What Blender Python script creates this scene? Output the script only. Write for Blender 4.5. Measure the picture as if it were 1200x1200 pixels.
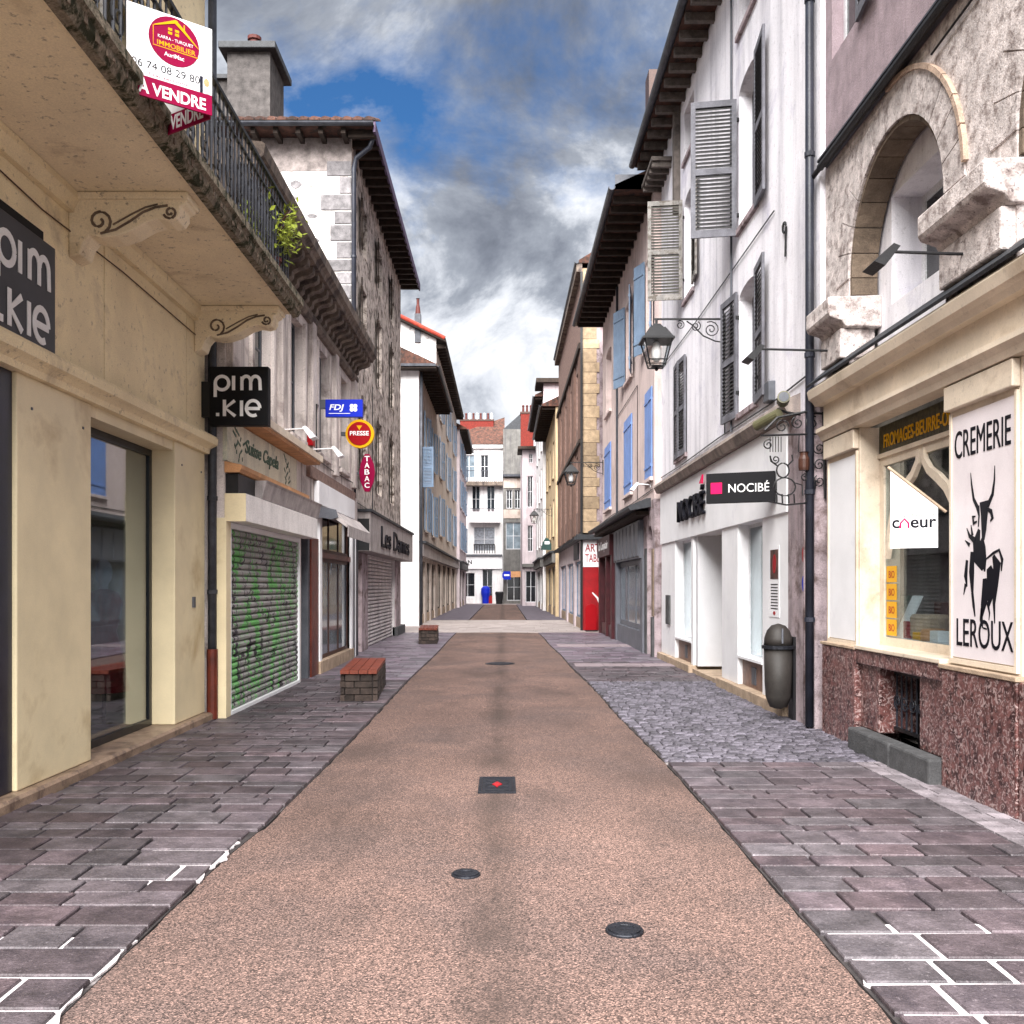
import bpy, bmesh, math, random
from mathutils import Vector, Matrix
random.seed(7)
for o in list(bpy.data.objects): bpy.data.objects.remove(o)
SC = bpy.context.scene
COL = SC.collection
R = math.radians

# ------------------------------------------------------------------ camera
cam_d = bpy.data.cameras.new('camera'); cam = bpy.data.objects.new('camera', cam_d); COL.objects.link(cam)
cam.location = (0, 0, 1.6); cam.rotation_euler = (R(90), 0, 0)
cam_d.sensor_width = 36; cam_d.lens = 33.0
cam_d.shift_x = 10/1200; cam_d.shift_y = 86/1200
cam_d.clip_start = 0.05; cam_d.clip_end = 3000
SC.camera = cam
SC.cycles.max_bounces = 5; SC.cycles.diffuse_bounces = 3; SC.cycles.glossy_bounces = 2; SC.cycles.transmission_bounces = 2; SC.cycles.transparent_max_bounces = 6
SC.render.resolution_x = 1024; SC.render.resolution_y = 1024

# ------------------------------------------------------------------ sky and sun
SUN_EL, SUN_AZ = 46, 188          # degrees; azimuth clockwise from +Y
w = bpy.data.worlds.new('World'); SC.world = w; w.use_nodes = True
nt = w.node_tree; nt.nodes.clear()
def wn(t, **k):
    n = nt.nodes.new(t)
    for a, b in k.items(): setattr(n, a, b)
    return n
out = wn('ShaderNodeOutputWorld'); bg = wn('ShaderNodeBackground'); bg.inputs[1].default_value = 0.05
sky = wn('ShaderNodeTexSky', sky_type='NISHITA', sun_disc=False)
sky.sun_elevation = R(SUN_EL); sky.sun_rotation = R(SUN_AZ); sky.air_density = 1.4; sky.dust_density = 0.3; sky.ozone_density = 3.0
tc = wn('ShaderNodeTexCoord'); sep = wn('ShaderNodeSeparateXYZ'); nt.links.new(tc.outputs['Generated'], sep.inputs[0])
def wm(op, a, b, c=None):
    n = wn('ShaderNodeMath', operation=op)
    for i, x in enumerate((a, b, c)):
        if x is None: continue
        if isinstance(x, (int, float)): n.inputs[i].default_value = x
        else: nt.links.new(x, n.inputs[i])
    return n.outputs[0]
zc = wm('MAXIMUM', sep.outputs[2], 0.0); den = wm('ADD', zc, 0.55)
cx = wm('DIVIDE', sep.outputs[0], den); cy = wm('DIVIDE', sep.outputs[1], den)
comb = wn('ShaderNodeCombineXYZ'); nt.links.new(cx, comb.inputs[0]); nt.links.new(cy, comb.inputs[1])
def wnoise(scale, detail, dist, off, rough=0.55):
    mp = wn('ShaderNodeMapping'); mp.inputs['Location'].default_value = off
    nt.links.new(comb.outputs[0], mp.inputs[0])
    n = wn('ShaderNodeTexNoise'); n.inputs['Scale'].default_value = scale; n.inputs['Detail'].default_value = detail
    n.inputs['Roughness'].default_value = rough; n.inputs['Distortion'].default_value = dist
    nt.links.new(mp.outputs[0], n.inputs['Vector']); return n.outputs[0]
def wramp(x, stops):
    r = wn('ShaderNodeValToRGB'); e = r.color_ramp.elements
    while len(e) < len(stops): e.new(0.5)
    for i, (p, c) in enumerate(stops): e[i].position = p; e[i].color = (*c, 1)
    nt.links.new(x, r.inputs[0]); return r.outputs[0]
cover = wnoise(3.4, 8, 0.25, (5.5, 2.2, 0), 0.6)
# the gap in the clouds: a hole up and to the left over the roofs
vd = wn('ShaderNodeVectorMath', operation='DISTANCE'); nt.links.new(tc.outputs['Generated'], vd.inputs[0]); vd.inputs[1].default_value = (-0.09, 0.88, 0.47)
hole = wm('MULTIPLY', wm('SUBTRACT', 1.0, wm('MINIMUM', wm('DIVIDE', vd.outputs['Value'], 0.17), 1.0)), 0.165)
cov2 = wm('SUBTRACT', cover, hole)
mask = wramp(cov2, [(0.29, (0, 0, 0)), (0.45, (1, 1, 1))])
shade = wnoise(4.2, 9, 0.35, (1.3, 4.7, 0), 0.62)
lift = wm('MULTIPLY', wm('SUBTRACT', 1.0, wm('MINIMUM', wm('DIVIDE', zc, 0.42), 1.0)), 0.34)
ccol = wramp(wm('ADD', shade, lift), [(0.34, (0.75, 0.86, 1.08)), (0.45, (1.4, 1.55, 1.9)), (0.54, (2.3, 2.5, 2.9)), (0.62, (4.6, 4.8, 5.2)), (0.73, (7.0, 7.0, 7.1))])
mx = wn('ShaderNodeMixRGB'); nt.links.new(mask, mx.inputs[0])
tint = wn('ShaderNodeMixRGB', blend_type='MULTIPLY'); tint.inputs[0].default_value = 1; tint.inputs[2].default_value = (0.22, 0.43, 0.66, 1)
nt.links.new(sky.outputs[0], tint.inputs[1])
nt.links.new(tint.outputs[0], mx.inputs[1]); nt.links.new(ccol, mx.inputs[2])
nt.links.new(mx.outputs[0], bg.inputs[0]); nt.links.new(bg.outputs[0], out.inputs[0])

sl = bpy.data.lights.new('sun', 'SUN'); sl.energy = 5.0; sl.angle = R(60); sl.color = (1.0, 0.972, 0.945)
so = bpy.data.objects.new('sun', sl); COL.objects.link(so)
ez, az = R(SUN_EL), R(SUN_AZ)
sd = Vector((math.sin(az)*math.cos(ez), math.cos(az)*math.cos(ez), math.sin(ez)))
so.rotation_euler = sd.to_track_quat('Z', 'Y').to_euler(); so.location = (0, -10, 40)
SC.view_settings.view_transform = 'Standard'; SC.view_settings.look = 'None'
SC.view_settings.exposure = 1.85; SC.view_settings.gamma = 1.0; SC.view_settings.use_curve_mapping = False

# ------------------------------------------------------------------ materials
def lin(h):
    h = h.lstrip('#'); c = [int(h[i:i+2], 16)/255 for i in (0, 2, 4)]
    return tuple(x/12.92 if x <= .04045 else ((x+.055)/1.055)**2.4 for x in c)
MC = {}
def dk(c):          # the photograph is exposed for the shade: dark things keep their true, low albedo
    k = min(1., max(.5, .5+.5*(max(c)-.3)/.3)); return tuple(x*k for x in c)
def mat(name, col, rough=.75, var=.22, scale=2.5, col2=None, c2=(.5, .62), c2scale=1.2, bump=.25, bscale=45, streak=0., streakcol=(.10, .09, .11),
        speck=0., speckscale=70, speckcol=(.03, .025, .03), obj=0., isl=0., metal=0., spec=.4, fine=.25, huerand=0.0, streakscale=2.2, vein=None, keep=False):
    if name in MC: return MC[name]
    if not keep: col, col2, streakcol, speckcol = dk(col), col2 and dk(col2), dk(streakcol), dk(speckcol)
    m = bpy.data.materials.new(name); MC[name] = m; m.use_nodes = True
    t = m.node_tree; b = t.nodes['Principled BSDF']; N = t.nodes.new; L = t.links.new
    geo = N('ShaderNodeNewGeometry'); pos = geo.outputs['Position']
    def noise(sc, det=5, vec=None, ro=.6, dist=0.):
        n = N('ShaderNodeTexNoise'); n.inputs['Scale'].default_value = sc; n.inputs['Detail'].default_value = det
        n.inputs['Roughness'].default_value = ro; n.inputs['Distortion'].default_value = dist
        L(vec if vec is not None else pos, n.inputs['Vector']); return n.outputs[0]
    def ramp(x, p0, p1, v0=0., v1=1.):
        r = N('ShaderNodeMapRange'); r.inputs[1].default_value = p0; r.inputs[2].default_value = p1
        r.inputs[3].default_value = v0; r.inputs[4].default_value = v1; L(x, r.inputs[0]); return r.outputs[0]
    def mix(f, a, c, bt='MIX'):
        x = N('ShaderNodeMixRGB'); x.blend_type = bt
        for i, q in enumerate((f, a, c)):
            if isinstance(q, tuple): x.inputs[i].default_value = (*q, 1)
            elif isinstance(q, (int, float)): x.inputs[i].default_value = q
            else: L(q, x.inputs[i])
        return x.outputs[0]
    def hsv(c, f):   # f: value factor socket
        x = N('ShaderNodeMixRGB'); x.blend_type = 'MULTIPLY'; x.inputs[0].default_value = 1
        L(c, x.inputs[1]); L(f, x.inputs[2]); return x.outputs[0]
    lo = tuple(max(0, c*(1-var)) for c in col); hi = tuple(min(.92, c*(1+var)) for c in col)
    c = mix(ramp(noise(scale, 4), .33, .67), lo, hi)
    if col2: c = mix(ramp(noise(c2scale, 5, ro=.65, dist=.3), *c2), c, col2)
    if vein: c = mix(ramp(noise(vein[1], 4, dist=2.5), .52, .6), c, vein[0])
    if fine: c = hsv(c, ramp(noise(90, 2), .25, .75, 1-fine, 1+fine))
    if speck: c = mix(ramp(noise(speckscale, 3, ro=.7), .60, .68, 0, speck), c, speckcol)
    if streak:
        mp = N('ShaderNodeMapping'); mp.inputs['Scale'].default_value = (streakscale, streakscale, streakscale*.09); L(pos, mp.inputs[0])
        s = ramp(noise(2.2, 4, mp.outputs[0], .65), .48, .72, 0, streak); c = mix(s, c, streakcol)
    if obj or isl:
        src = N('ShaderNodeObjectInfo').outputs['Random'] if obj else geo.outputs['Random Per Island']
        a = obj or isl
        c = hsv(c, ramp(src, 0, 1, 1-a, 1+a))
        if huerand:
            h = N('ShaderNodeHueSaturation'); L(c, h.inputs['Color'])
            wv = N('ShaderNodeMath'); wv.operation = 'FRACT'; mm = N('ShaderNodeMath'); mm.operation = 'MULTIPLY'; mm.inputs[1].default_value = 13.7
            L(src, mm.inputs[0]); L(mm.outputs[0], wv.inputs[0])
            L(ramp(wv.outputs[0], 0, 1, .5-huerand, .5+huerand), h.inputs['Hue']); L(ramp(wv.outputs[0], 0, 1, .7, 1.5), h.inputs['Saturation']); c = h.outputs[0]
    L(c, b.inputs['Base Color'])
    b.inputs['Roughness'].default_value = rough; b.inputs['Metallic'].default_value = metal; b.inputs['Specular IOR Level'].default_value = spec
    if bump:
        bp = N('ShaderNodeBump'); bp.inputs['Strength'].default_value = bump; bp.inputs['Distance'].default_value = .012
        L(noise(bscale, 3, ro=.65), bp.inputs['Height']); L(bp.outputs[0], b.inputs['Normal'])
    return m
def glass(name, tint=(.75, .8, .8), refl=.12):
    if name in MC: return MC[name]
    m = bpy.data.materials.new(name); MC[name] = m; m.use_nodes = True; t = m.node_tree; t.nodes.clear(); N = t.nodes.new
    o = N('ShaderNodeOutputMaterial'); mx = N('ShaderNodeMixShader'); tr = N('ShaderNodeBsdfTransparent'); gl = N('ShaderNodeBsdfGlossy'); fr = N('ShaderNodeLayerWeight'); fr.inputs[0].default_value = .5
    tr.inputs[0].default_value = (*tint, 1); gl.inputs['Roughness'].default_value = .02; gl.inputs[0].default_value = (.9, .93, .95, 1)
    pw = N('ShaderNodeMath'); pw.operation = 'POWER'; pw.inputs[1].default_value = 5.; t.links.new(fr.outputs['Facing'], pw.inputs[0])
    ad = N('ShaderNodeMath'); ad.operation = 'ADD'; ad.use_clamp = True; ad.inputs[1].default_value = refl
    t.links.new(pw.outputs[0], ad.inputs[0]); t.links.new(ad.outputs[0], mx.inputs[0]); t.links.new(tr.outputs[0], mx.inputs[1]); t.links.new(gl.outputs[0], mx.inputs[2])
    t.links.new(mx.outputs[0], o.inputs[0]); return m
def plain(name, col, rough=.5, metal=0., spec=.12, var=.06): return mat(name, col, rough, var, 3, bump=.06, fine=.06, metal=metal, spec=spec)

# ------------------------------------------------------------------ mesh building
ORI = {}
class F:
    """a facade frame: u along the wall, d out of the wall, z up"""
    def __init__(s, ox, oy, u, n):
        s.o = (ox, oy); s.u = u; s.n = n
    def P(s, u, d, z): return (s.o[0]+s.u[0]*u+s.n[0]*d, s.o[1]+s.u[1]*u+s.n[1]*d, z)
def FL(x): return F(x, 0, (0, 1), (1, 0))
def FR(x): return F(x, 0, (0, 1), (-1, 0))
def FF(y): return F(0, y, (1, 0), (0, -1))
W = F(0, 0, (1, 0), (0, 1))       # u = X, d = Y
class MB:
    def __init__(s): s.v = []; s.f = []
    def add(s, vs, fs):
        k = len(s.v); s.v += [tuple(v) for v in vs]; s.f += [tuple(i+k for i in f) for f in fs]; return s
    def box(s, f, u0, u1, d0, d1, z0, z1):
        p = f.P
        return s.add([p(u0, d0, z0), p(u1, d0, z0), p(u1, d1, z0), p(u0, d1, z0), p(u0, d0, z1), p(u1, d0, z1), p(u1, d1, z1), p(u0, d1, z1)],
              [(0, 3, 2, 1), (4, 5, 6, 7), (0, 1, 5, 4), (1, 2, 6, 5), (2, 3, 7, 6), (3, 0, 4, 7)])
    def wbox(s, x0, x1, y0, y1, z0, z1): return s.box(W, x0, x1, y0, y1, z0, z1)
    def prism(s, pts, vec):
        n = len(pts); v = Vector(vec)
        return s.add(list(pts)+[tuple(Vector(p)+v) for p in pts], [tuple(range(n))[::-1], tuple(range(n, 2*n))]+[(i, (i+1) % n, n+(i+1) % n, n+i) for i in range(n)])
    def dz(s, f, u0, u1, prof):       # profile in (d,z) swept along u
        a = [f.P(u0, d, z) for d, z in prof]; b = Vector(f.P(u1, 0, 0))-Vector(f.P(u0, 0, 0)); return s.prism(a, b)
    def uz(s, f, d0, d1, prof):       # profile in (u,z) extruded along d
        a = [f.P(u, d0, z) for u, z in prof]; b = Vector(f.P(0, d1, 0))-Vector(f.P(0, d0, 0)); return s.prism(a, b)
    def tube(s, pts, r, n=6, caps=True):
        pts = [Vector(p) for p in pts]; m = len(pts); rs = r if isinstance(r, (list, tuple)) else [r]*m
        vs = []; ref = None
        for i, p in enumerate(pts):
            t = (pts[min(i+1, m-1)]-pts[max(i-1, 0)])
            if t.length < 1e-9: t = Vector((0, 0, 1))
            t.normalize()
            if ref is None: ref = Vector((1, 0, 0)) if abs(t.x) < .8 else Vector((0, 1, 0))
            a = t.cross(ref)
            if a.length < 1e-4: a = t.cross(Vector((.3, .9, .2)))
            a.normalize(); b = t.cross(a); ref = -b.cross(t) if False else ref
            for k in range(n):
                q = 2*math.pi*k/n; vs.append(p+(a*math.cos(q)+b*math.sin(q))*rs[i])
        fs = [(i*n+k, i*n+(k+1) % n, (i+1)*n+(k+1) % n, (i+1)*n+k) for i in range(m-1) for k in range(n)]
        if caps: fs += [tuple(range(n))[::-1], tuple(range((m-1)*n, m*n))]
        return s.add(vs, fs)
    def lathe(s, c, prof, n=14):
        vs = []; m = len(prof)
        for r, z in prof:
            for k in range(n): q = 2*math.pi*k/n; vs.append((c[0]+r*math.cos(q), c[1]+r*math.sin(q), c[2]+z))
        fs = [(i*n+k, i*n+(k+1) % n, (i+1)*n+(k+1) % n, (i+1)*n+k) for i in range(m-1) for k in range(n)]
        return s.add(vs, fs+[tuple(range(n))[::-1], tuple(range((m-1)*n, m*n))])
    def mesh(s, name, off=(0, 0, 0), smooth=False):
        me = bpy.data.meshes.new(name); o = Vector(off)
        me.from_pydata([tuple(Vector(v)-o) for v in s.v], [], s.f)
        bm = bmesh.new(); bm.from_mesh(me); bmesh.ops.recalc_face_normals(bm, faces=bm.faces); bm.to_mesh(me); bm.free()
        if smooth: me.polygons.foreach_set('use_smooth', [True]*len(me.polygons))
        return me
    def build(s, name, m, parent=None, origin=(0, 0, 0), bev=0, smooth=False):
        off = ORI[parent.name] if parent else Vector(origin)
        ob = bpy.data.objects.new(name, s.mesh(name, off, smooth)); ob.data.materials.append(m); COL.objects.link(ob)
        if parent: ob.parent = parent
        else: ob.location = off
        ORI[ob.name] = Vector(off)
        if bev:
            b = ob.modifiers.new('bevel', 'BEVEL'); b.width = bev; b.segments = 2; b.limit_method = 'ANGLE'; b.angle_limit = R(40)
        return ob
def inst(me, name, parent, mtx):
    ob = bpy.data.objects.new(name, me); COL.objects.link(ob)
    ob.parent = parent; ob.matrix_local = Matrix.Translation(-ORI[parent.name]) @ mtx; ORI[ob.name] = ORI[parent.name]
    return ob
def tag(o, label=None, cat=None, group=None, kind=None):
    for k, v in (('label', label), ('category', cat), ('group', group), ('kind', kind)):
        if v: o[k] = v
    return o
def thing(name, label, cat, loc, group=None):
    o = bpy.data.objects.new(name, None); COL.objects.link(o); o.location = loc; o.empty_display_size = .2
    ORI[o.name] = Vector(loc); return tag(o, label, cat, group)
def B(f, *a): return MB().box(f, *a)
def part(name, m, parent, f, *a, bev=0): return MB().box(f, *a).build(name, m, parent, bev=bev)
# wall with rectangular openings
def wall(mb, f, u0, u1, z0, z1, ops, d0=-.35, d1=0.):
    us = sorted({u0, u1, *[min(max(x, u0), u1) for o in ops for x in o[:2]]}); zs = sorted({z0, z1, *[min(max(x, z0), z1) for o in ops for x in o[2:4]]})
    for a, b in zip(zs, zs[1:]):
        st = None
        for p, q in zip(us, us[1:]):
            solid = not any(o[0] < (p+q)/2 < o[1] and o[2] < (a+b)/2 < o[3] for o in ops)
            if solid and st is None: st = p
            if not solid and st is not None: mb.box(f, st, p, d0, d1, a, b); st = None
        if st is not None: mb.box(f, st, us[-1], d0, d1, a, b)
    return mb
def arch_fill(mb, f, u0, u1, zs, zt, d0, d1, n=12):
    uc = (u0+u1)/2; a = (u1-u0)/2; h = zt-zs
    pts = [(uc-a*math.cos(math.pi*i/n), zs+h*math.sin(math.pi*i/n)*.995) for i in range(n+1)]
    for (p, q), (r_, t) in zip(pts, pts[1:]):
        mb.uz(f, d0, d1, [(p, q), (r_, t), (r_, zt), (p, zt)])
    return mb
def text(f, s, uc, d, zb, wd, ht, m, parent, name='lettering', ext=.004, bold=0., shear=0.):
    cu = bpy.data.curves.new('t', 'FONT'); cu.body = s; cu.extrude = .01; cu.offset = bold; cu.resolution_u = 4; cu.shear = shear
    cu.align_x = 'CENTER'
    ob = bpy.data.objects.new('t', cu); me = bpy.data.meshes.new_from_object(ob); bpy.data.objects.remove(ob); bpy.data.curves.remove(cu)
    if not len(me.vertices): return None
    xs = [v.co.x for v in me.vertices]; ys = [v.co.y for v in me.vertices]
    sx = wd/(max(xs)-min(xs)); sy = ht/(max(ys)-min(ys)); mx_ = (max(xs)+min(xs))/2; my = min(ys)
    rt = Vector((-f.n[1], f.n[0], 0)); nn = Vector((f.n[0], f.n[1], 0)); base = Vector(f.P(uc, d, zb)); off = ORI[parent.name]
    for v in me.vertices:
        c = v.co.copy(); v.co = base+rt*((c.x-mx_)*sx)+Vector((0, 0, (c.y-my)*sy))+nn*(c.z/.01*ext)-off
    me.materials.clear(); me.materials.append(m)
    o = bpy.data.objects.new(name, me); COL.objects.link(o); o.parent = parent; ORI[o.name] = off; return o
RIB = 0
def ribbon(mb, f, d, pts, ws, th=.003):
    n = len(pts); ws = ws if isinstance(ws, (list, tuple)) else [ws]*n
    L_, R_ = [], []
    for i, (u, z) in enumerate(pts):
        a = pts[max(i-1, 0)]; b = pts[min(i+1, n-1)]; t = Vector((b[0]-a[0], b[1]-a[1])); t = t.normalized() if t.length else Vector((1, 0))
        L_.append((u-t.y*ws[i]/2, z+t.x*ws[i]/2)); R_.append((u+t.y*ws[i]/2, z-t.x*ws[i]/2))
    global RIB; RIB += 1; d += (RIB % 9)*.00025
    vs = []
    for l, r_ in zip(L_, R_): vs += [f.P(l[0], d, l[1]), f.P(r_[0], d, r_[1]), f.P(r_[0], d+th, r_[1]), f.P(l[0], d+th, l[1])]
    fs = [(4*i+k, 4*i+(k+1) % 4, 4*i+4+(k+1) % 4, 4*i+4+k) for i in range(n-1) for k in range(4)]+[(0, 1, 2, 3), (4*n-4, 4*n-1, 4*n-2, 4*n-3)]
    return mb.add(vs, fs)
def disc(mb, f, d0, d1, uc, zc_, ru, rz, n=28): return mb.uz(f, d0, d1, [(uc+ru*math.cos(2*math.pi*i/n), zc_+rz*math.sin(2*math.pi*i/n)) for i in range(n)])
def spiral(c, r0, r1, a0, turns, n=16): return [(c[0]+(r0+(r1-r0)*i/n)*math.cos(a0+turns*2*math.pi*i/n), c[1]+(r0+(r1-r0)*i/n)*math.sin(a0+turns*2*math.pi*i/n)) for i in range(n+1)]
def ftube(mb, f, d, pts, r, n=5): return mb.tube([f.P(u, d, z) for u, z in pts], r, n)
# measuring helpers: from a position in the photograph to metres on a wall at |X| = x
def yl(px, x): return x*1100/(590-px)
def yr(px, x): return x*1100/(px-590)
def zz(py, Y): return 1.6+(686-py)*Y/1100

def window(parent, f, u0, u1, z0, z1, fm, pm, d=-.2, fr=.05, nu=2, nz=2, name='window'):
    mb = MB(); t = .05
    mb.box(f, u0, u0+fr, d-t/2, d+t/2, z0, z1); mb.box(f, u1-fr, u1, d-t/2, d+t/2, z0, z1)
    mb.box(f, u0+fr, u1-fr, d-t/2, d+t/2, z0, z0+fr); mb.box(f, u0+fr, u1-fr, d-t/2, d+t/2, z1-fr, z1)
    us = [u0+fr+(u1-u0-2*fr)*i/nu for i in range(nu+1)]; zs = [z0+fr+(z1-z0-2*fr)*i/nz for i in range(nz+1)]
    for u in us[1:-1]: mb.box(f, u-fr*.45, u+fr*.45, d-t*.4, d+t*.4, z0+fr, z1-fr)
    for z in zs[1:-1]: mb.box(f, u0+fr, u1-fr, d-t*.3, d+t*.3, z-fr*.3, z+fr*.3)
    o = mb.build(name, fm, parent)
    for a, b in zip(us, us[1:]): MB().box(f, a, b, d-.006, d+.006, z0+fr, z1-fr).build('pane', pm, o)
    return o
def sill(parent, f, u0, u1, z, m, d=.08, h=.08): return part('window_sill', m, parent, f, u0-.06, u1+.06, -.1, d, z-h, z+.004, bev=.008)
def shutter(parent, f, hu, wd, z0, z1, side, ang, m, kind='louvre', d=.035, arch=0., slm=None):
    a = R(ang); ud = Vector(f.u)*side*math.cos(a)+Vector(f.n)*math.sin(a); nd = Vector((-ud.y, ud.x))
    if nd.dot(Vector(f.n)) < 0 or (ang > 60 and nd.y > 0): nd = -nd
    o = f.P(hu, d, 0); g = F(o[0], o[1], tuple(ud), tuple(nd)); t = .018; s = .07
    mb = MB(); hz = z1-z0
    if kind == 'louvre':
        mb.box(g, 0, s, -t, t, z0, z1); mb.box(g, wd-s, wd, -t, t, z0, z1)
        rails = [(z0, z0+.11), (z0+hz*.46, z0+hz*.46+.09), (z1-.09, z1)]
        for p, q in rails: mb.box(g, s, wd-s, -t*.9, t*.9, p, q)
        ob = mb.build('shutter', m, parent)
        sm = MB()
        for (p, q), (r_, v) in zip(rails, rails[1:]):
            k = max(3, int((r_-q)/.055))
            for i in range(k):
                zc_ = q+(i+.5)*(r_-q)/k
                sm.prism([g.P(s, -.016, zc_+.02), g.P(s, .016, zc_-.022), g.P(s, .016, zc_-.014), g.P(s, -.016, zc_+.028)], Vector(g.P(wd-s, 0, 0))-Vector(g.P(s, 0, 0)))
        x = sm.build('louvre_slats', slm or m, ob); x['kind'] = 'stuff'
    else:
        ob = None; n = max(2, round(wd/.16))
        for i in range(n):
            q = MB().box(g, wd*i/n+.003, wd*(i+1)/n-.003, -t*.7, t*.7, z0, z1-(0 if not arch else arch*(1-(i+.5)/n)))
            if ob is None: ob = q.build('shutter', m, parent)
            else: q.build('board', m, ob)
        for zb in (z0+hz*.12, z0+hz*.86): MB().box(g, .02, wd-.02, -t*1.6, t*1.6, zb, zb+.06).build('batten', m, ob)
    return ob
def core(parent, f, u0, u1, z0, z1, m, depth=8., name='rear_wall'): return part(name, m, parent, f, u0, u1, -depth, -.35, z0, z1)
def roof(parent, f, u0, u1, zt, m, ov=.6, depth=8., rise=2.2, rafter=None, gut=None, step=.55, tile=None, th=.1, side=.12):
    rf = MB().dz(f, u0-side, u1+side, [(ov, zt), (ov, zt+th), (-depth/2, zt+th+rise), (-depth, zt+th), (-depth, zt)]).build('roof', m, parent)
    if rafter:
        k = int((u1-u0)/step)
        for i in range(k+1):
            u = u0+.06+(u1-u0-.22)*i/k
            MB().box(f, u, u+.1, 0.0, ov-.02, zt-.14, zt-.003).build('rafter', rafter, rf)
    if gut:
        g = MB(); n = 8
        prof = [(ov+.07+.075*math.cos(math.pi+math.pi*i/n), zt+.05+.075*math.sin(math.pi+math.pi*i/n)) for i in range(n+1)]
        prof += [(ov+.07+.06*math.cos(-math.pi*i/n), zt+.05+.06*math.sin(-math.pi*i/n)) for i in range(n+1)]
        g.dz(f, u0-side-.02, u1+side, prof).build('gutter', gut, rf)
    if tile:
        k = int((u1-u0+2*side)/.24); tm = None
        for i in range(k):
            u = u0-side+.12+i*.24; n = 6
            pr = [(u+.11*math.cos(math.pi*j/n), .085*math.sin(math.pi*j/n)) for j in range(n+1)]+[(u+.09*math.cos(math.pi-math.pi*j/n), .07*math.sin(math.pi-math.pi*j/n)) for j in range(n+1)]
            a = [f.P(p, ov+.05, zt+th+q) for p, q in pr]; b = Vector(f.P(0, ov-1.2, zt+th+rise*1.2/(ov+depth/2)))-Vector(f.P(0, ov, zt+th))
            MB().prism(a, b).build('roof_tile', tile, rf)
    return rf
# ------------------------------------------------------------------ the palette
cream = mat('cream_paint', (.74, .63, .41), .45, .10, 1.5, col2=(.52, .38, .19), c2=(.56, .75), c2scale=.9, bump=.08, fine=.06, spec=.5)
creamwall = mat('cream_render', (.85, .71, .46), .8, .10, 1.6, col2=(.55, .44, .29), c2=(.54, .74), c2scale=1.6, bump=.3, speck=.45, speckscale=14, speckcol=(.30, .20, .12), fine=.12)
soffitm = mat('soffit_render', (.86, .74, .53), .85, .08, 1.4, col2=(.56, .44, .28), c2=(.56, .74), c2scale=1.5, bump=.3, speck=.5, speckscale=16, speckcol=(.10, .06, .04), fine=.12)
mossy = mat('mossy_edge', (.42, .35, .26), .95, .5, 9, col2=(.05, .055, .02), c2=(.42, .58), c2scale=9, bump=.9, bscale=60, speck=.5, speckscale=30, speckcol=(.5, .42, .3))
plinthm = mat('plinth_marble', (.40, .28, .20), .45, .25, 6, col2=(.20, .13, .10), c2=(.5, .66), c2scale=5, bump=.1)
navy = mat('navy_panel', (.018, .018, .045), .35, .3, 4, bump=.05)
signblack = mat('black_sign', (.006, .006, .009), .6, .2, 4, bump=.02, fine=.05, spec=.2)
signgrey = mat('navy_sign', (.045, .045, .06), .45, .3, 2, bump=.02, fine=.05)
white = plain('white_letter', (.80, .80, .80), .5)
whitep = mat('white_panel', (.83, .83, .85), .45, .05, 2, bump=.04, fine=.04, col2=(.64, .63, .69), c2=(.6, .8))
blackm = mat('black_iron', (.012, .012, .015), .5, .3, 9, bump=.2)
ironblue = mat('grey_iron', (.05, .055, .075), .5, .3, 9, bump=.2)
darkframe = mat('dark_frame', (.012, .014, .018), .35, .2, 5, bump=.03)
winframe = mat('white_frame', (.62, .62, .64), .5, .12, 5, bump=.1)
greyframe = mat('grey_frame', (.16, .17, .2), .5, .2, 5, bump=.1)
brownframe = mat('brown_frame', (.10, .035, .02), .5, .3, 7, bump=.15)
redwood = mat('red_brown_wood', (.20, .035, .018), .4, .35, 5, bump=.15)
darkpane = mat('dark_pane', (.022, .026, .032), .06, .4, 1.2, bump=0, fine=0, spec=.8)
bluepane = mat('bluish_pane', (.24, .30, .35), .08, .4, 1.5, bump=0, fine=0, spec=.8)
curtainpane = mat('curtain_pane', (.35, .37, .42), .1, .3, 6, bump=0, fine=0, spec=.8)
shopglass = glass('shop_glass', (.8, .85, .86), .05); mirrorglass = glass('street_reflecting_glass', (.7, .75, .78), .22)
lampglass = glass('lamp_glass', (.92, .92, .9), .05)
darkroom = mat('dark_room', (.34, .31, .28), .9, .4, 2)
stonem = mat('rubble_stone', (.56, .48, .43), .95, .30, 5, col2=(.17, .125, .10), c2=(.47, .62), c2scale=4.5, bump=.9, bscale=22, speck=.6, speckscale=26, speckcol=(.06, .04, .035), streak=.3)
sidewall = mat('flaking_render', (.66, .63, .61), .9, .14, 4, col2=(.40, .35, .33), c2=(.5, .68), c2scale=3.4, bump=.5, bscale=25, speck=.25, speckscale=12)
quoinm = mat('grey_quoin', (.33, .31, .32), .9, .35, 9, bump=.6, bscale=35, obj=.35, speck=.3)
oldwood = mat('old_eave_wood', (.055, .035, .025), .85, .4, 8, bump=.4)
palewood = mat('rafter_wood', (.22, .185, .165), .85, .35, 8, bump=.4)
tilem = mat('roof_tile_clay', (.15, .065, .045), .9, .5, 5, col2=(.05, .035, .03), c2=(.5, .6), c2scale=6, bump=.5, obj=.4)
redtile = mat('red_roof_tile', (.42, .045, .022), .8, .35, 6, bump=.5, obj=.2)
slate = mat('slate', (.05, .055, .065), .6, .4, 8, bump=.5, isl=.3)
zinc = mat('zinc_gutter', (.085, .09, .11), .45, .35, 6, bump=.15, metal=.3)
pipem = mat('drainpipe_paint', (.035, .04, .062), .45, .4, 3, bump=.2, streak=.4)
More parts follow.
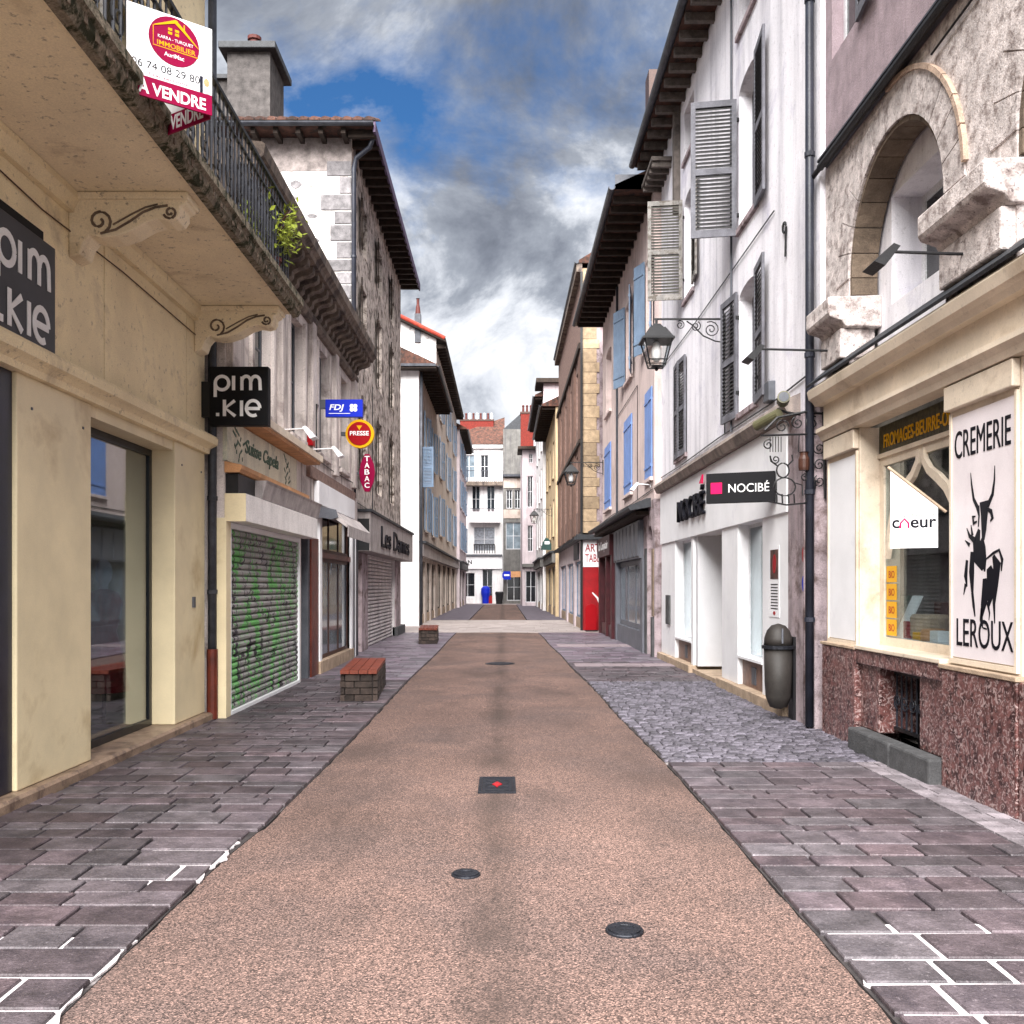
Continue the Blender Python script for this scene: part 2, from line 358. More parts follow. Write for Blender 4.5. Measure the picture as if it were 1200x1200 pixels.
chimm = mat('chimney_render', (.15, .135, .13), .95, .4, 5, bump=.7, bscale=30, speck=.4, speckscale=30)
potm = mat('terracotta', (.15, .025, .018), .7, .25, 8, bump=.2)
brickred = mat('red_brick', (.28, .028, .016), .85, .35, 14, bump=.5)
whitewall = mat('white_render', (.80, .78, .82), .9, .06, 1.3, col2=(.52, .50, .60), c2=(.54, .74), c2scale=1.1, bump=.35, streak=.42, streakscale=1.3, streakcol=(.28, .26, .34), fine=.12, speck=.22, speckscale=13, speckcol=(.2, .17, .18))  # stains, with the lilac of the shade put into mottling and streaks
gablewhite = mat('gable_white', (.78, .76, .76), .9, .06, 1.5, col2=(.6, .55, .57), c2=(.6, .75), bump=.3, streak=.25)
pinkrender = mat('pink_render', (.44, .345, .375), .95, .18, 4, bump=.6, bscale=60, speck=.4, speckscale=45, speckcol=(.09, .06, .075), streak=.25)
granite = mat('speckled_granite', (.58, .52, .50), .9, .25, 7, col2=(.36, .29, .27), c2=(.48, .66), c2scale=8, bump=.7, bscale=40, speck=.75, speckscale=38, speckcol=(.10, .06, .07), obj=.10)
archstone = mat('arch_stone', (.29, .215, .155), .9, .3, 7, bump=.7, bscale=35, speck=.35, obj=.15)
hoodm = mat('orange_hood_stone', (.52, .38, .29), .9, .25, 8, bump=.5)
marble = mat('red_marble', (.27, .11, .10), .35, .35, 14, col2=(.06, .018, .017), c2=(.46, .6), c2scale=11, bump=.08, vein=((.34, .245, .235), 17), fine=.3, spec=.6)
stepm = mat('grey_step', (.13, .13, .135), .85, .3, 6, bump=.5, speck=.3)
shopcream = mat('shopfront_cream', (.68, .58, .46), .5, .12, 2.2, col2=(.48, .36, .25), c2=(.55, .75), c2scale=1.6, bump=.12, speck=.2, speckscale=15, speckcol=(.2, .13, .1), fine=.08)
panelpink = mat('sign_panel_offwhite', (.74, .68, .70), .5, .06, 2, bump=.05, fine=.05, col2=(.62, .55, .57), c2=(.6, .78))
ink = plain('ink', (.012, .012, .02), .6)
stallm = mat('riser_tile', (.34, .20, .15), .5, .25, 7, bump=.15, speck=.3)
basem = mat('base_stone', (.47, .35, .25), .8, .25, 5, bump=.3)
pinkpillar = mat('stained_pillar', (.46, .37, .39), .9, .2, 4, col2=(.26, .18, .17), c2=(.5, .65), c2scale=3.2, bump=.5, streak=.5, speck=.35, speckscale=18)
pinkhouse = mat('pale_pink_render', (.62, .50, .47), .9, .10, 1.6, col2=(.45, .34, .31), c2=(.56, .75), c2scale=.8, bump=.3, streak=.35, streakcol=(.28, .2, .2))
blueshut = mat('blue_shutter', (.16, .27, .58), .55, .12, 3, bump=.15, streak=.2, streakcol=(.08, .12, .25))
paleblueshut = mat('pale_blue_shutter', (.22, .31, .44), .55, .15, 3, bump=.15)
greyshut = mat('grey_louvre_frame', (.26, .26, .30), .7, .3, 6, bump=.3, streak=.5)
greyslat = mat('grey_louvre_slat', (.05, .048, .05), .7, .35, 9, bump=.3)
oldshut = mat('peeling_shutter', (.37, .35, .33), .8, .25, 7, col2=(.22, .19, .16), c2=(.48, .58), c2scale=9, bump=.4)
oldslat = mat('peeling_slat', (.12, .112, .095), .8, .3, 9, bump=.4)
yellowstone = mat('yellow_stone', (.46, .34, .22), .9, .25, 6, bump=.6, obj=.22, speck=.3)
timberwall = mat('timber_boards', (.26, .15, .115), .85, .25, 5, bump=.4, obj=.25)
brickpink = mat('pink_brick_wall', (.36, .23, .19), .9, .25, 9, bump=.5, speck=.3)
tanwall = mat('tan_render', (.50, .42, .37), .9, .15, 1.8, col2=(.34, .22, .16), c2=(.54, .72), bump=.3, streak=.4)
orangewall = mat('orange_render', (.54, .45, .39), .9, .15, 1.8, bump=.3, streak=.4)
yellowwall = mat('yellow_render', (.58, .44, .27), .9, .12, 1.6, bump=.3, streak=.3)
lilacwall = mat('lilac_render', (.55, .47, .49), .9, .12, 1.8, bump=.3, streak=.4)
greywall = mat('grey_render', (.26, .25, .235), .9, .25, 2, bump=.4, streak=.6)
reddoor = mat('red_paint', (.42, .006, .012), .4, .2, 3, bump=.06)
burgundy = mat('burgundy_paint', (.085, .012, .018), .4, .3, 4, bump=.06)
greyshop = mat('grey_shopfront', (.22, .23, .27), .5, .15, 3, bump=.06)
bluesign = plain('blue_sign', (.012, .03, .50), .4)
redsign = plain('red_sign', (.42, .006, .012), .4)
crimson = plain('crimson_sign', (.38, .004, .065), .4)
yellowsign = plain('yellow_sign', (.70, .36, .006), .4)
pinkaccent = plain('pink_accent', (.70, .008, .09), .4)
greentext = mat('faded_green', (.16, .26, .19), .8, .5, 30, bump=0)
awningm = mat('awning_canvas', (.50, .45, .44), .9, .2, 5, bump=.3, streak=.4)
cassette = mat('awning_white', (.84, .80, .78), .6, .08, 3, bump=.1, streak=.15)
orangeled = mat('orange_ledge', (.55, .28, .13), .7, .2, 5, bump=.2)
steel = mat('steel_shutter', (.58, .54, .54), .55, .2, 3, bump=.15, streak=.5, metal=.2)
binm = mat('brown_plastic', (.055, .047, .042), .6, .3, 4, bump=.1)
leafm = mat('yellow_green_leaf', (.30, .36, .03), .6, .4, 30, bump=.1, isl=.4)
redplank = mat('red_bench_plank', (.28, .055, .025), .5, .3, 6, bump=.3, obj=.2)
benchbrick = mat('bench_brick', (.085, .06, .05), .9, .4, 9, bump=.6, obj=.45)
mortarl = mat('pale_mortar', (.56, .52, .53), .95, .12, 12, bump=.4)
mortard = mat('dark_mortar', (.03, .025, .025), .95, .4, 9, keep=True, col2=(.30, .27, .27), c2=(.63, .70), c2scale=1.7, bump=.6)
castiron = mat('cast_iron', (.035, .038, .05), .5, .35, 18, bump=.5, metal=.5)

# graffiti on the bakery shutter: sprayed paint, with a shape of its own, on steel slats
def graffiti():
    m = mat('graffiti_shutter', (.42, .40, .40), .6, .2, 4, bump=.1); t = m.node_tree; b = t.nodes['Principled BSDF']; N = t.nodes.new; L = t.links.new
    src = b.inputs['Base Color'].links[0].from_socket; pos = N('ShaderNodeNewGeometry').outputs['Position']
    def layer(sc, thr, col, prev, scale=(1, 1, 1), ring=False, dist=.6):
        mp = N('ShaderNodeMapping'); mp.inputs['Scale'].default_value = scale; L(pos, mp.inputs[0])
        n = N('ShaderNodeTexNoise'); n.inputs['Scale'].default_value = sc; n.inputs['Detail'].default_value = 2.5; n.inputs['Distortion'].default_value = dist; L(mp.outputs[0], n.inputs['Vector'])
        v = n.outputs[0]
        if ring:
            a = N('ShaderNodeMath'); a.operation = 'SUBTRACT'; a.inputs[1].default_value = .5; L(v, a.inputs[0]); c = N('ShaderNodeMath'); c.operation = 'ABSOLUTE'; L(a.outputs[0], c.inputs[0])
            d = N('ShaderNodeMath'); d.operation = 'LESS_THAN'; d.inputs[1].default_value = thr; L(c.outputs[0], d.inputs[0]); v = d.outputs[0]
        else:
            r = N('ShaderNodeMapRange'); r.inputs[1].default_value = thr; r.inputs[2].default_value = thr+.05; L(v, r.inputs[0]); v = r.outputs[0]
        x = N('ShaderNodeMixRGB'); L(v, x.inputs[0]); L(prev, x.inputs[1]); x.inputs[2].default_value = (*col, 1); return x.outputs[0]
    c = layer(1.25, .022, (.12, .38, .10), src, (1, 1.2, .6), True, .9)
    c = layer(2.4, .60, (.16, .42, .14), c, (1, 1, .35))
    c = layer(2.1, .009, (.13, .40, .11), c, (1, 1.1, .7), True, 1.0)
    c = layer(1.15, .012, (.02, .015, .02), c, (1, 1, .6), True, 1.4)
    c = layer(1.5, .010, (.02, .015, .025), c, (1, 1.1, .9), True, 1.2)
    L(c, b.inputs['Base Color']); return m
grafm = graffiti()

# ------------------------------------------------------------------ ground, road, pavements
gm = mat('ground_soil', (.10, .085, .08), .95, .3, 3)
tag(MB().wbox(-900, 900, -300, 1500, -.4, -.06).build('ground', gm), kind='structure')
def roadmat():
    m = mat('exposed_aggregate', (.148, .098, .083), .9, .2, .5, keep=True, col2=(.100, .072, .066), c2=(.45, .7), c2scale=.7, bump=.0, fine=0)
    t = m.node_tree; b = t.nodes['Principled BSDF']; N = t.nodes.new; L = t.links.new
    src = b.inputs['Base Color'].links[0].from_socket; pos = N('ShaderNodeNewGeometry').outputs['Position']
    vo = N('ShaderNodeTexVoronoi'); vo.inputs['Scale'].default_value = 165; L(pos, vo.inputs['Vector'])
    sp = N('ShaderNodeSeparateColor'); L(vo.outputs['Color'], sp.inputs[0])
    r = N('ShaderNodeValToRGB'); e = r.color_ramp.elements; e[0].position = 0; e[0].color = (.10, .08, .08, 1); e[1].position = 1; e[1].color = (2.6, 2.4, 2.3, 1)
    for p, c in ((.25, .32), (.5, .85), (.8, 1.25)): q = e.new(p); q.color = (c, c*.95, c*.93, 1)
    L(sp.outputs[0], r.inputs[0])
    x = N('ShaderNodeMixRGB'); x.blend_type = 'MULTIPLY'; x.inputs[0].default_value = .9; L(src, x.inputs[1]); L(r.outputs[0], x.inputs[2])
    # damp stains and a dark wheel line along the middle
    def nz(sc, scale, p0, p1, v):
        mp = N('ShaderNodeMapping'); mp.inputs['Scale'].default_value = scale; L(pos, mp.inputs[0]); n = N('ShaderNodeTexNoise'); n.inputs['Scale'].default_value = sc; n.inputs['Detail'].default_value = 7; n.inputs['Roughness'].default_value = .65
        L(mp.outputs[0], n.inputs['Vector']); q = N('ShaderNodeMapRange'); q.inputs[1].default_value = p0; q.inputs[2].default_value = p1; q.inputs[4].default_value = v; L(n.outputs[0], q.inputs[0]); return q.outputs[0]
    y = N('ShaderNodeMixRGB'); L(nz(.9, (1.3, .45, 1), .50, .66, .5), y.inputs[0]); L(x.outputs[0], y.inputs[1]); y.inputs[2].default_value = (.045, .03, .025, 1)
    sx = N('ShaderNodeSeparateXYZ'); L(pos, sx.inputs[0])
    ab = N('ShaderNodeMath'); ab.operation = 'ABSOLUTE'; ad = N('ShaderNodeMath'); ad.operation = 'ADD'; ad.inputs[1].default_value = .06; L(sx.outputs[0], ad.inputs[0]); L(ad.outputs[0], ab.inputs[0])
    mr = N('ShaderNodeMapRange'); mr.inputs[1].default_value = .20; mr.inputs[2].default_value = .02; mr.inputs[4].default_value = .7; L(ab.outputs[0], mr.inputs[0])
    mu = N('ShaderNodeMath'); mu.operation = 'MULTIPLY'; L(mr.outputs[0], mu.inputs[0]); L(nz(1.1, (1.5, .5, 1), .36, .56, 1.), mu.inputs[1])
    y2 = N('ShaderNodeMixRGB'); L(mu.outputs[0], y2.inputs[0]); L(y.outputs[0], y2.inputs[1]); y2.inputs[2].default_value = (.04, .027, .022, 1)
    L(y2.outputs[0], b.inputs['Base Color'])
    bp = N('ShaderNodeBump'); bp.inputs['Strength'].default_value = .6; bp.inputs['Distance'].default_value = .006; L(vo.outputs['Distance'], bp.inputs['Height']); L(bp.outputs[0], b.inputs['Normal'])
    return m
roadm = roadmat()
def road_left(y): return -1.55-.015*math.sin(y*.5)-(.05 if y < 6 else 0)+(0 if y < 22 else .0)
def road_right(y): return 1.42-.012*max(0, y-9)+.014*math.sin(y*.9+1)
def road_strip(name, y0, y1, z, lf, rf, m, step=.16, jit=.009):
    vs, fs = [], []; n = int((y1-y0)/step); K = 8
    for i in range(n+1):
        y = y0+(y1-y0)*i/n; a = lf(y)+random.uniform(-jit, jit); b = rf(y)+random.uniform(-jit, jit)
        for k in range(K+1):
            x = a+(b-a)*k/K; vs.append((x, y, z+.018*(1-((2*k/K-1)**2))))
    for i in range(n):
        for k in range(K):
            p = i*(K+1)+k; fs.append((p, p+1, p+K+2, p+K+1))
    mb = MB(); mb.add(vs, fs); o = mb.build(name, m); tag(o, kind='structure')
    for p in o.data.polygons: p.use_smooth = True
    if o.data.polygons[0].normal.z < 0: o.data.flip_normals()
    return o
road_strip('road', -3, 31.5, .003, lambda y: road_left(y)-.015, lambda y: road_right(y)+.015, roadm)
road_strip('road', 43, 78, .0, lambda y: -1.55, lambda y: 1.05, roadm, step=.8)
# pavers ----------------------------------------------------------
paverm = mat('paver_stone', (.077, .063, .070), .55, .38, 6, keep=True, col2=(.045, .037, .043), c2=(.5, .66), c2scale=3.5, bump=.8, bscale=30, obj=.36, huerand=.03, speck=.25, speckscale=35, speckcol=(.35, .3, .32), fine=.3)
paverstuff = mat('paver_stone_joined', (.125, .105, .125), .5, .25, 4, keep=True, bump=.5, bscale=30, isl=.38, huerand=.035, speck=.25, speckscale=35, speckcol=(.4, .35, .38), fine=.3)
settm = mat('grey_sett', (.085, .077, .095), .6, .3, 12, keep=True, bump=.4, isl=.5, speck=.2, fine=.3, spec=.5)
def slabmesh(k):
    rr = random.Random(k); b = []; t = []
    for sx, sy in ((-1, -1), (1, -1), (1, 1), (-1, 1)):
        x = sx*(.5-rr.uniform(0, .022)); y = sy*(.5-rr.uniform(0, .03)); b.append((x, y, -.5)); t.append((x, y, .38))
    top = [(x*.98, y*.965, .5+rr.uniform(-.015, .015)) for x, y, _ in t]
    mb = MB(); mb.add(b+t+top, [(0, 1, 5, 4), (1, 2, 6, 5), (2, 3, 7, 6), (3, 0, 4, 7), (4, 5, 9, 8), (5, 6, 10, 9), (6, 7, 11, 10), (7, 4, 8, 11), (8, 9, 10, 11)])
    me = mb.mesh('paver'); me.materials.append(paverm); return me
SLABS = [slabmesh(k) for k in range(10)]
def rows(y0, y1, lo=.15, hi=.30, seed=1):
    rr = random.Random(seed); y = y0; r = []
    while y < y1:
        h = rr.choice((lo, .2, .24, hi, .27)); r.append((y, min(y+h, y1))); y += h
    return r
def pave(base, xl, xr, y0, y1, zt, seed, pale, lens=(.24, .56), keep=300, group=None):
    rr = random.Random(seed); sl_ = []
    for a, b in rows(y0, y1, seed=seed):
        x0, x1 = xl((a+b)/2), xr((a+b)/2); x = x0+0
        while x < x1-.02:
            ww = rr.uniform(*lens)
            if x+ww > x1-.15: ww = x1-x
            sl_.append((x, x+ww, a, b)); x += ww
    sl_.sort(key=lambda s: s[2]); mb = MB()
    for i, (x0, x1, a, b) in enumerate(sl_):
        cx_, cy_ = (x0+x1)/2, (a+b)/2; g = .011 if not pale(cx_, cy_) else .026; h = .06
        zc_ = zt-h/2+rr.uniform(-.0025, .003)
        if i < keep:
            m4 = Matrix.Translation((cx_, cy_, zc_)) @ Matrix.Rotation(R(rr.uniform(-.25, .25)), 4, 'X') @ Matrix.Rotation(R(rr.uniform(-.2, .2)), 4, 'Y') @ Matrix.Rotation(R(rr.uniform(-.6, .6)), 4, 'Z') @ Matrix.Diagonal((x1-x0-g, b-a-g, h, 1))
            inst(rr.choice(SLABS), 'paver', base, m4)
        else:
            mb.wbox(x0+g/2, x1-g/2, a+g/2, b-g/2, zc_-h/2, zc_+h/2)
    if mb.v: x = mb.build('pavers', paverstuff, base); x['kind'] = 'stuff'
PZ = .03
def base_strip(name, xl, xr, y0, y1, z, m):
    vs = []; n = 40
    for i in range(n+1):
        y = y0+(y1-y0)*i/n; vs += [(xl(y), y, z), (xr(y), y, z), (xr(y), y, -.058), (xl(y), y, -.058)]
    fs = [(4*i+k, 4*i+(k+1) % 4, 4*i+4+(k+1) % 4, 4*i+4+k) for i in range(n) for k in range(4)]+[(0, 1, 2, 3), (4*n, 4*n+3, 4*n+2, 4*n+1)]
    return MB().add(vs, fs).build(name, m)
pl = tag(base_strip('pavement_left', lambda y: -4.2, lambda y: road_left(y)-.02, -1, 31.4, PZ-.022, mortard), kind='structure')
pr = tag(base_strip('pavement_right', lambda y: road_right(y)+.02, lambda y: 4.2, -1, 31.4, PZ-.022, mortard), kind='structure')
paleL = lambda x, y: (x > -2.7 and y < 4.15) or (x > -2.05 and 5.0 < y < 5.75)
paleR = lambda x, y: (x < 2.3 and y < 4.35) or (x < 2.0 and 4.3 < y < 4.6)
pave(pl, lambda y: -3.75, lambda y: road_left(y)-.02, 2.9, 31.3, PZ, 11, paleL)
pave(pr, lambda y: road_right(y)+.02, lambda y: 3.12, 2.9, 8.35, PZ, 23, paleR)
stripm = mat('pale_edge_strip', (.20, .175, .19), .85, .35, 6, keep=True, col2=(.12, .10, .11), c2=(.5, .66), c2scale=5, bump=.6, isl=.3, speck=.3, speckscale=30)  # mottled setts along the foot of the right wall, paler than the pavers
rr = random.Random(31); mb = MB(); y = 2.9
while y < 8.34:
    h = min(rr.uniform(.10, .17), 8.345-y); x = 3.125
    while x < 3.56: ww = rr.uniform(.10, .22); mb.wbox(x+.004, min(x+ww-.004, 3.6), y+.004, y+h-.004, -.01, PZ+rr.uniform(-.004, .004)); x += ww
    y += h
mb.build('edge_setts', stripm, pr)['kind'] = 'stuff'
pave(pr, lambda y: road_right(y)+.02, lambda y: 3.75, 15.4, 31.3, PZ, 29, lambda x, y: False, keep=100)
def mortar(parent, x0, x1, y0, y1, seed):
    rr = random.Random(seed); n = 16; vs = [(x0+(x1-x0)*i/n, y0+rr.uniform(-.03, .03)) for i in range(n+1)]+[(x1+rr.uniform(-.03, .03), y0+(y1-y0)*i/n) for i in range(1, n)]
    vs += [(x1-(x1-x0)*i/n, y1+rr.uniform(-.03, .03)) for i in range(n+1)]+[(x0+rr.uniform(-.03, .03), y1-(y1-y0)*i/n) for i in range(1, n)]
    MB().prism([(x, y, PZ-.02) for x, y in vs], (0, 0, .009)).build('mortar_patch', mortarl, parent)
mortar(pl, -2.75, -1.63, 2.9, 4.2, 1); mortar(pl, -2.1, -1.62, 4.98, 5.78, 2); mortar(pr, 1.45, 2.35, 2.9, 4.37, 3)
# setts
rr = random.Random(5); mb = MB(); y = 8.36
while y < 15.35:
    h = rr.uniform(.085, .11); x = road_right(y)+.03+rr.uniform(-.02, .03)
    while x < 3.75:
        ww = rr.uniform(.09, .14); zt = PZ+rr.uniform(-.006, .008); a, b, c, d = x+.006, min(x+ww-.006, 3.78), y+.006, y+h-.006
        mb.add([(a, c, -.02), (b, c, -.02), (b, d, -.02), (a, d, -.02), (a, c, zt-.012), (b, c, zt-.012), (b, d, zt-.012), (a, d, zt-.012), (a+.014, c+.014, zt), (b-.014, c+.014, zt), (b-.014, d-.014, zt), (a+.014, d-.014, zt)],
               [(0, 1, 5, 4), (1, 2, 6, 5), (2, 3, 7, 6), (3, 0, 4, 7), (4, 5, 9, 8), (5, 6, 10, 9), (6, 7, 11, 10), (7, 4, 8, 11), (8, 9, 10, 11)]); x += ww
    y += h
mb.build('setts', settm, pr)['kind'] = 'stuff'
# crossing of pale flags, and the far stretch
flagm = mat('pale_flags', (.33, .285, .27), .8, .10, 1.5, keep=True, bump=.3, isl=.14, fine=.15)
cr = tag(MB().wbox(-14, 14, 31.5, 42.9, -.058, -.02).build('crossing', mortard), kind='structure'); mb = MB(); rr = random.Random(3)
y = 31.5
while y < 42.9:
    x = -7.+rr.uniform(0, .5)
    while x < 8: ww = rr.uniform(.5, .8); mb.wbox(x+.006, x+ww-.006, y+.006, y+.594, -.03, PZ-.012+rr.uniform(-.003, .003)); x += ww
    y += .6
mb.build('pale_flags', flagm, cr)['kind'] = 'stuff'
farpave = mat('far_paving', (.20, .17, .21), .8, .3, 3, bump=.3)
for a, b, nme in ((-4.5, -1.58, 'pavement_far_left'), (1.08, 4.5, 'pavement_far_right')): tag(MB().wbox(a, b, 43, 78, -.055, PZ).build(nme, farpave), kind='structure')
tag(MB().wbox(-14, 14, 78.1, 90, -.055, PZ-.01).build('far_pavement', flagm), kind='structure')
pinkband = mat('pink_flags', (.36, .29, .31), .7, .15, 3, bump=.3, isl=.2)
# pale bands across the right pavement
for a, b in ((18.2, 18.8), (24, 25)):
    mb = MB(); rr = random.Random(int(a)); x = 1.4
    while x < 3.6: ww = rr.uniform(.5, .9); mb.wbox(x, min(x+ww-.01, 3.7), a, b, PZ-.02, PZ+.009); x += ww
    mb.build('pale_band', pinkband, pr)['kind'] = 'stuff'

# manhole covers
def cover(name, x, y, r, label):
    t = thing(name, label, 'manhole cover', (x, y, .0)); MB().lathe((x, y, .006), [(r, 0), (r, .020), (r*.97, .024), (r*.3, .025)], 24).build('rim', castiron, t)
    MB().lathe((x, y, .030), [(r*.86, 0), (r*.86, .006), (r*.5, .007), (r*.45, .003), (.01, .003)], 24).build('lid', castiron, t)
cover('manhole_cover', .553, 4.29, .088, 'small round iron cover at the bottom right of the road')
cover('manhole_cover', -.205, 5.12, .08, 'small round brown cover left of the road centre')
cover('manhole_cover', -.07, 18.9, .30, 'far round cover in the stained part of the road')
t = thing('drain_cover', 'square iron drain cover in the middle of the road', 'drain cover', (-.05, 7.4, -.016))
MB().wbox(-.195, -.17, 7.12, 7.70, .0, .032).wbox(.07, .095, 7.12, 7.70, .0, .032).wbox(-.17, .07, 7.12, 7.145, .0, .032).wbox(-.17, .07, 7.675, 7.70, .0, .032).build('frame', castiron, t)
MB().wbox(-.168, .068, 7.147, 7.673, .0, .027).build('plate', castiron, t)
for k in range(4): MB().wbox(-.14, .04, 7.2+k*.12, 7.25+k*.12, .02, .032).build('rib', castiron, t)
MB().prism([(-.09, 7.4, .029), (-.05, 7.5, .029), (-.01, 7.4, .029), (-.05, 7.3, .029)], (0, 0, .006)).build('badge', redsign, t)
# ------------------------------------------------------------------ LEFT: clothes shop with the balcony
f = FL(-3.5)
b1 = thing('shop_building', 'cream fronted clothes shop building with overhanging balcony, nearest on the left', 'building', (-3.5, 7, 0))
ops = [(5.5, 6.6, 4.92, 7.3), (8.3, 9.4, 4.92, 7.3)]
MB_ = MB(); wall(MB_, f, 2, 11, 4.76, 10.2, ops); MB_.build('upper_wall', creamwall, b1)
for o in ops:
    window(b1, f, *o, winframe, darkpane, nz=3)
    shutter(b1, f, o[1], .55, o[2]+.05, o[3], 1, 20, oldshut, slm=oldslat); shutter(b1, f, o[0], .55, o[2]+.05, o[3], -1, 15, oldshut, slm=oldslat)
core(b1, f, 2, 11, 3.15, 10.2, creamwall)
roof(b1, f, 2, 11, 10.2, tilem, gut=zinc, rafter=oldwood)
# fascia panels
for a, b in ((2, 6.1), (6.115, 8.225), (8.24, 10.36), (10.375, 11)): part('fascia_panel', creamwall, b1, f, a, b, -.34, .0, 3.34, 4.6, bev=.006)
MB().dz(f, 2, 11.0, [(-.3, 4.6), (.05, 4.6), (.05, 4.63), (.09, 4.70), (.09, 4.755), (-.3, 4.755)]).build('wall_moulding', creamwall, b1)
MB().dz(f, 2, 11.03, [(-.3, 3.14), (.05, 3.14), (.06, 3.19), (.10, 3.22), (.14, 3.24), (.15, 3.31), (.13, 3.34), (-.3, 3.34)]).build('cornice', creamwall, b1)
part('pillar', cream, b1, f, 6.75, 7.97, -.5, 0, .115, 3.14, bev=.01); part('pillar', cream, b1, f, 10.0, 11.0, -1.3, 0, .115, 3.14, bev=.01)
part('lintel', cream, b1, f, 7.97, 10.0, -.5, -.02, 3.04, 3.14)
part('door_panel', navy, b1, f, 5.0, 6.75, -.3, -.03, .115, 3.14, bev=.01)
part('pillar', cream, b1, f, 2, 5.0, -.5, 0, .115, 3.14, bev=.01)
MB().dz(f, 2, 11.02, [(-.5, 0), (.09, 0), (.09, .09), (.07, .113), (-.5, .113)]).build('plinth', plinthm, b1)
window(b1, f, 7.97, 10.0, .115, 3.04, darkframe, mirrorglass, d=-.27, fr=.07, nu=1, nz=1, name='shop_window')
# room behind the glass
rm = MB().box(f, 6.8, 11, -3.0, -2.9, .1, 3.14).box(f, 6.8, 6.9, -2.9, -.5, .1, 3.14).box(f, 10.9, 11, -2.9, -.5, .1, 3.14).box(f, 6.8, 11, -2.9, -.5, .0, .11)
rm.build('shop_interior', darkroom, b1)
# balcony
MB().dz(f, 2.0, 10.95, [(.0, 4.76), (1.04, 4.76), (1.04, 4.92), (0, 4.92)]).build('balcony_slab', soffitm, b1)
MB().dz(f, 2.0, 10.99, [(1.04, 4.73), (1.10, 4.74), (1.13, 4.79), (1.13, 4.84), (1.16, 4.86), (1.16, 4.93), (1.04, 4.935)]).build('balcony_edge', mossy, b1)
mb = MB(); rr = random.Random(2); u = 2.2
while u < 10.9: z_ = rr.uniform(4.75, 4.79); mb.box(f, u, u+rr.uniform(.015, .05), 1.13, 1.138, z_, z_+rr.uniform(.02, .06)); u += rr.choice((.09, .2, .34, .15))
mb.build('edge_drips', archstone, b1)['kind'] = 'stuff'
for uc in (7.55, 10.62):
    prof = [(0, 4.755), (.93, 4.755), (.95, 4.72), (.95, 4.67), (.90, 4.65), (.90, 4.60), (.87, 4.55), (.80, 4.535), (.72, 4.55), (.62, 4.52), (.50, 4.45), (.38, 4.41), (.26, 4.40), (.17, 4.42), (.12, 4.36), (.09, 4.27), (0, 4.24)]
    br = MB().dz(f, uc, uc+.24, prof).build('bracket', soffitm, b1, bev=.012)
    MB().box(f, uc-.035, uc+.275, 0, .97, 4.70, 4.757).build('cap_plate', soffitm, br, bev=.01)
    g = FF(uc-.003)    # its side toward the camera
    X0 = -3.5
    def sp(c, r0, r1, a, tn): return [(X0+p, q) for p, q in spiral(c, r0, r1, a, tn)]
    sm = MB(); ftube(sm, g, 0, sp((.82, 4.60), .055, .012, R(200), 1.4), .011); ftube(sm, g, 0, sp((.25, 4.53), .10, .02, R(-60), 1.3), .012)
    ftube(sm, g, 0, [(X0+a, b) for a, b in ((.26, 4.43), (.38, 4.46), (.5, 4.53), (.6, 4.60), (.7, 4.64), (.8, 4.655))], .011)
    ftube(sm, g, 0, [(X0+a, b) for a, b in ((.36, 4.50), (.5, 4.58), (.62, 4.64), (.72, 4.665))], .008); sm.build('scroll_carving', archstone, br)
rl = MB(); rl.box(f, 2, 10.92, 1.00, 1.045, 5.90, 5.935).box(f, 2, 10.92, 1.005, 1.035, 5.06, 5.085).box(f, 2, 10.92, 1.005, 1.035, 5.74, 5.76)
rl.box(f, 10.88, 10.915, .05, 1.0, 5.90, 5.935).box(f, 10.885, 10.91, .05, 1.0, 5.06, 5.085)
rail = rl.build('railing', blackm, b1)
bp = MB().tube([(0, 0, 4.93), (0, 0, 5.2), (0, 0, 5.45), (0, 0, 5.7), (0, 0, 5.9)], [.009, .011, .017, .011, .009], 6).mesh('baluster'); bp.materials.append(ironblue)
u = 2.3; i = 0
while u < 10.9: inst(bp, 'baluster', rail, Matrix.Translation(f.P(u, 1.02, 0))); u += .118
for k in range(8): inst(bp, 'baluster', rail, Matrix.Translation(f.P(10.9, .1+k*.115, 0)))
sm = MB()
pts = [(p, q) for p, q in spiral((0, 5.24), .13, .02, R(90), 1.6, 16)]; pts2 = [(-p, q) for p, q in spiral((0, 5.56), .13, .02, R(270), 1.6, 16)]
sc_ = MB(); ftube(sc_, F(0, 0, (0, 1), (1, 0)), 0, pts, .008); ftube(sc_, F(0, 0, (0, 1), (1, 0)), 0, pts2, .008)
sme = sc_.mesh('scroll'); sme.materials.append(blackm); u = 2.5
while u < 10.8: inst(sme, 'scroll', rail, Matrix.Translation(f.P(u, 1.02, 0))); u += .354
# mannequins in the window
def mannequin(x, y, mdress, label):
    t = thing('mannequin', label, 'mannequin', (x, y, .12))
    MB().lathe((x, y, .12), [(.16, 0), (.16, .02), (.02, .03), (.02, .5)], 12).build('stand', darkframe, t)
    MB().lathe((x, y, .5), [(.25, 0), (.21, .25), (.16, .5), (.125, .62), (.16, .78), (.185, .92), (.15, 1.02), (.05, 1.06)], 14).build('dress', mdress, t)
    MB().lathe((x, y, 1.52), [(.045, 0), (.042, .09), (.075, .14), (.085, .22), (.07, .30), (.03, .345), (.0, .35)], 12).build('head', whitep, t, smooth=True)
mannequin(-4.15, 9.75, reddoor, 'mannequin in red dress behind the clothes shop window')
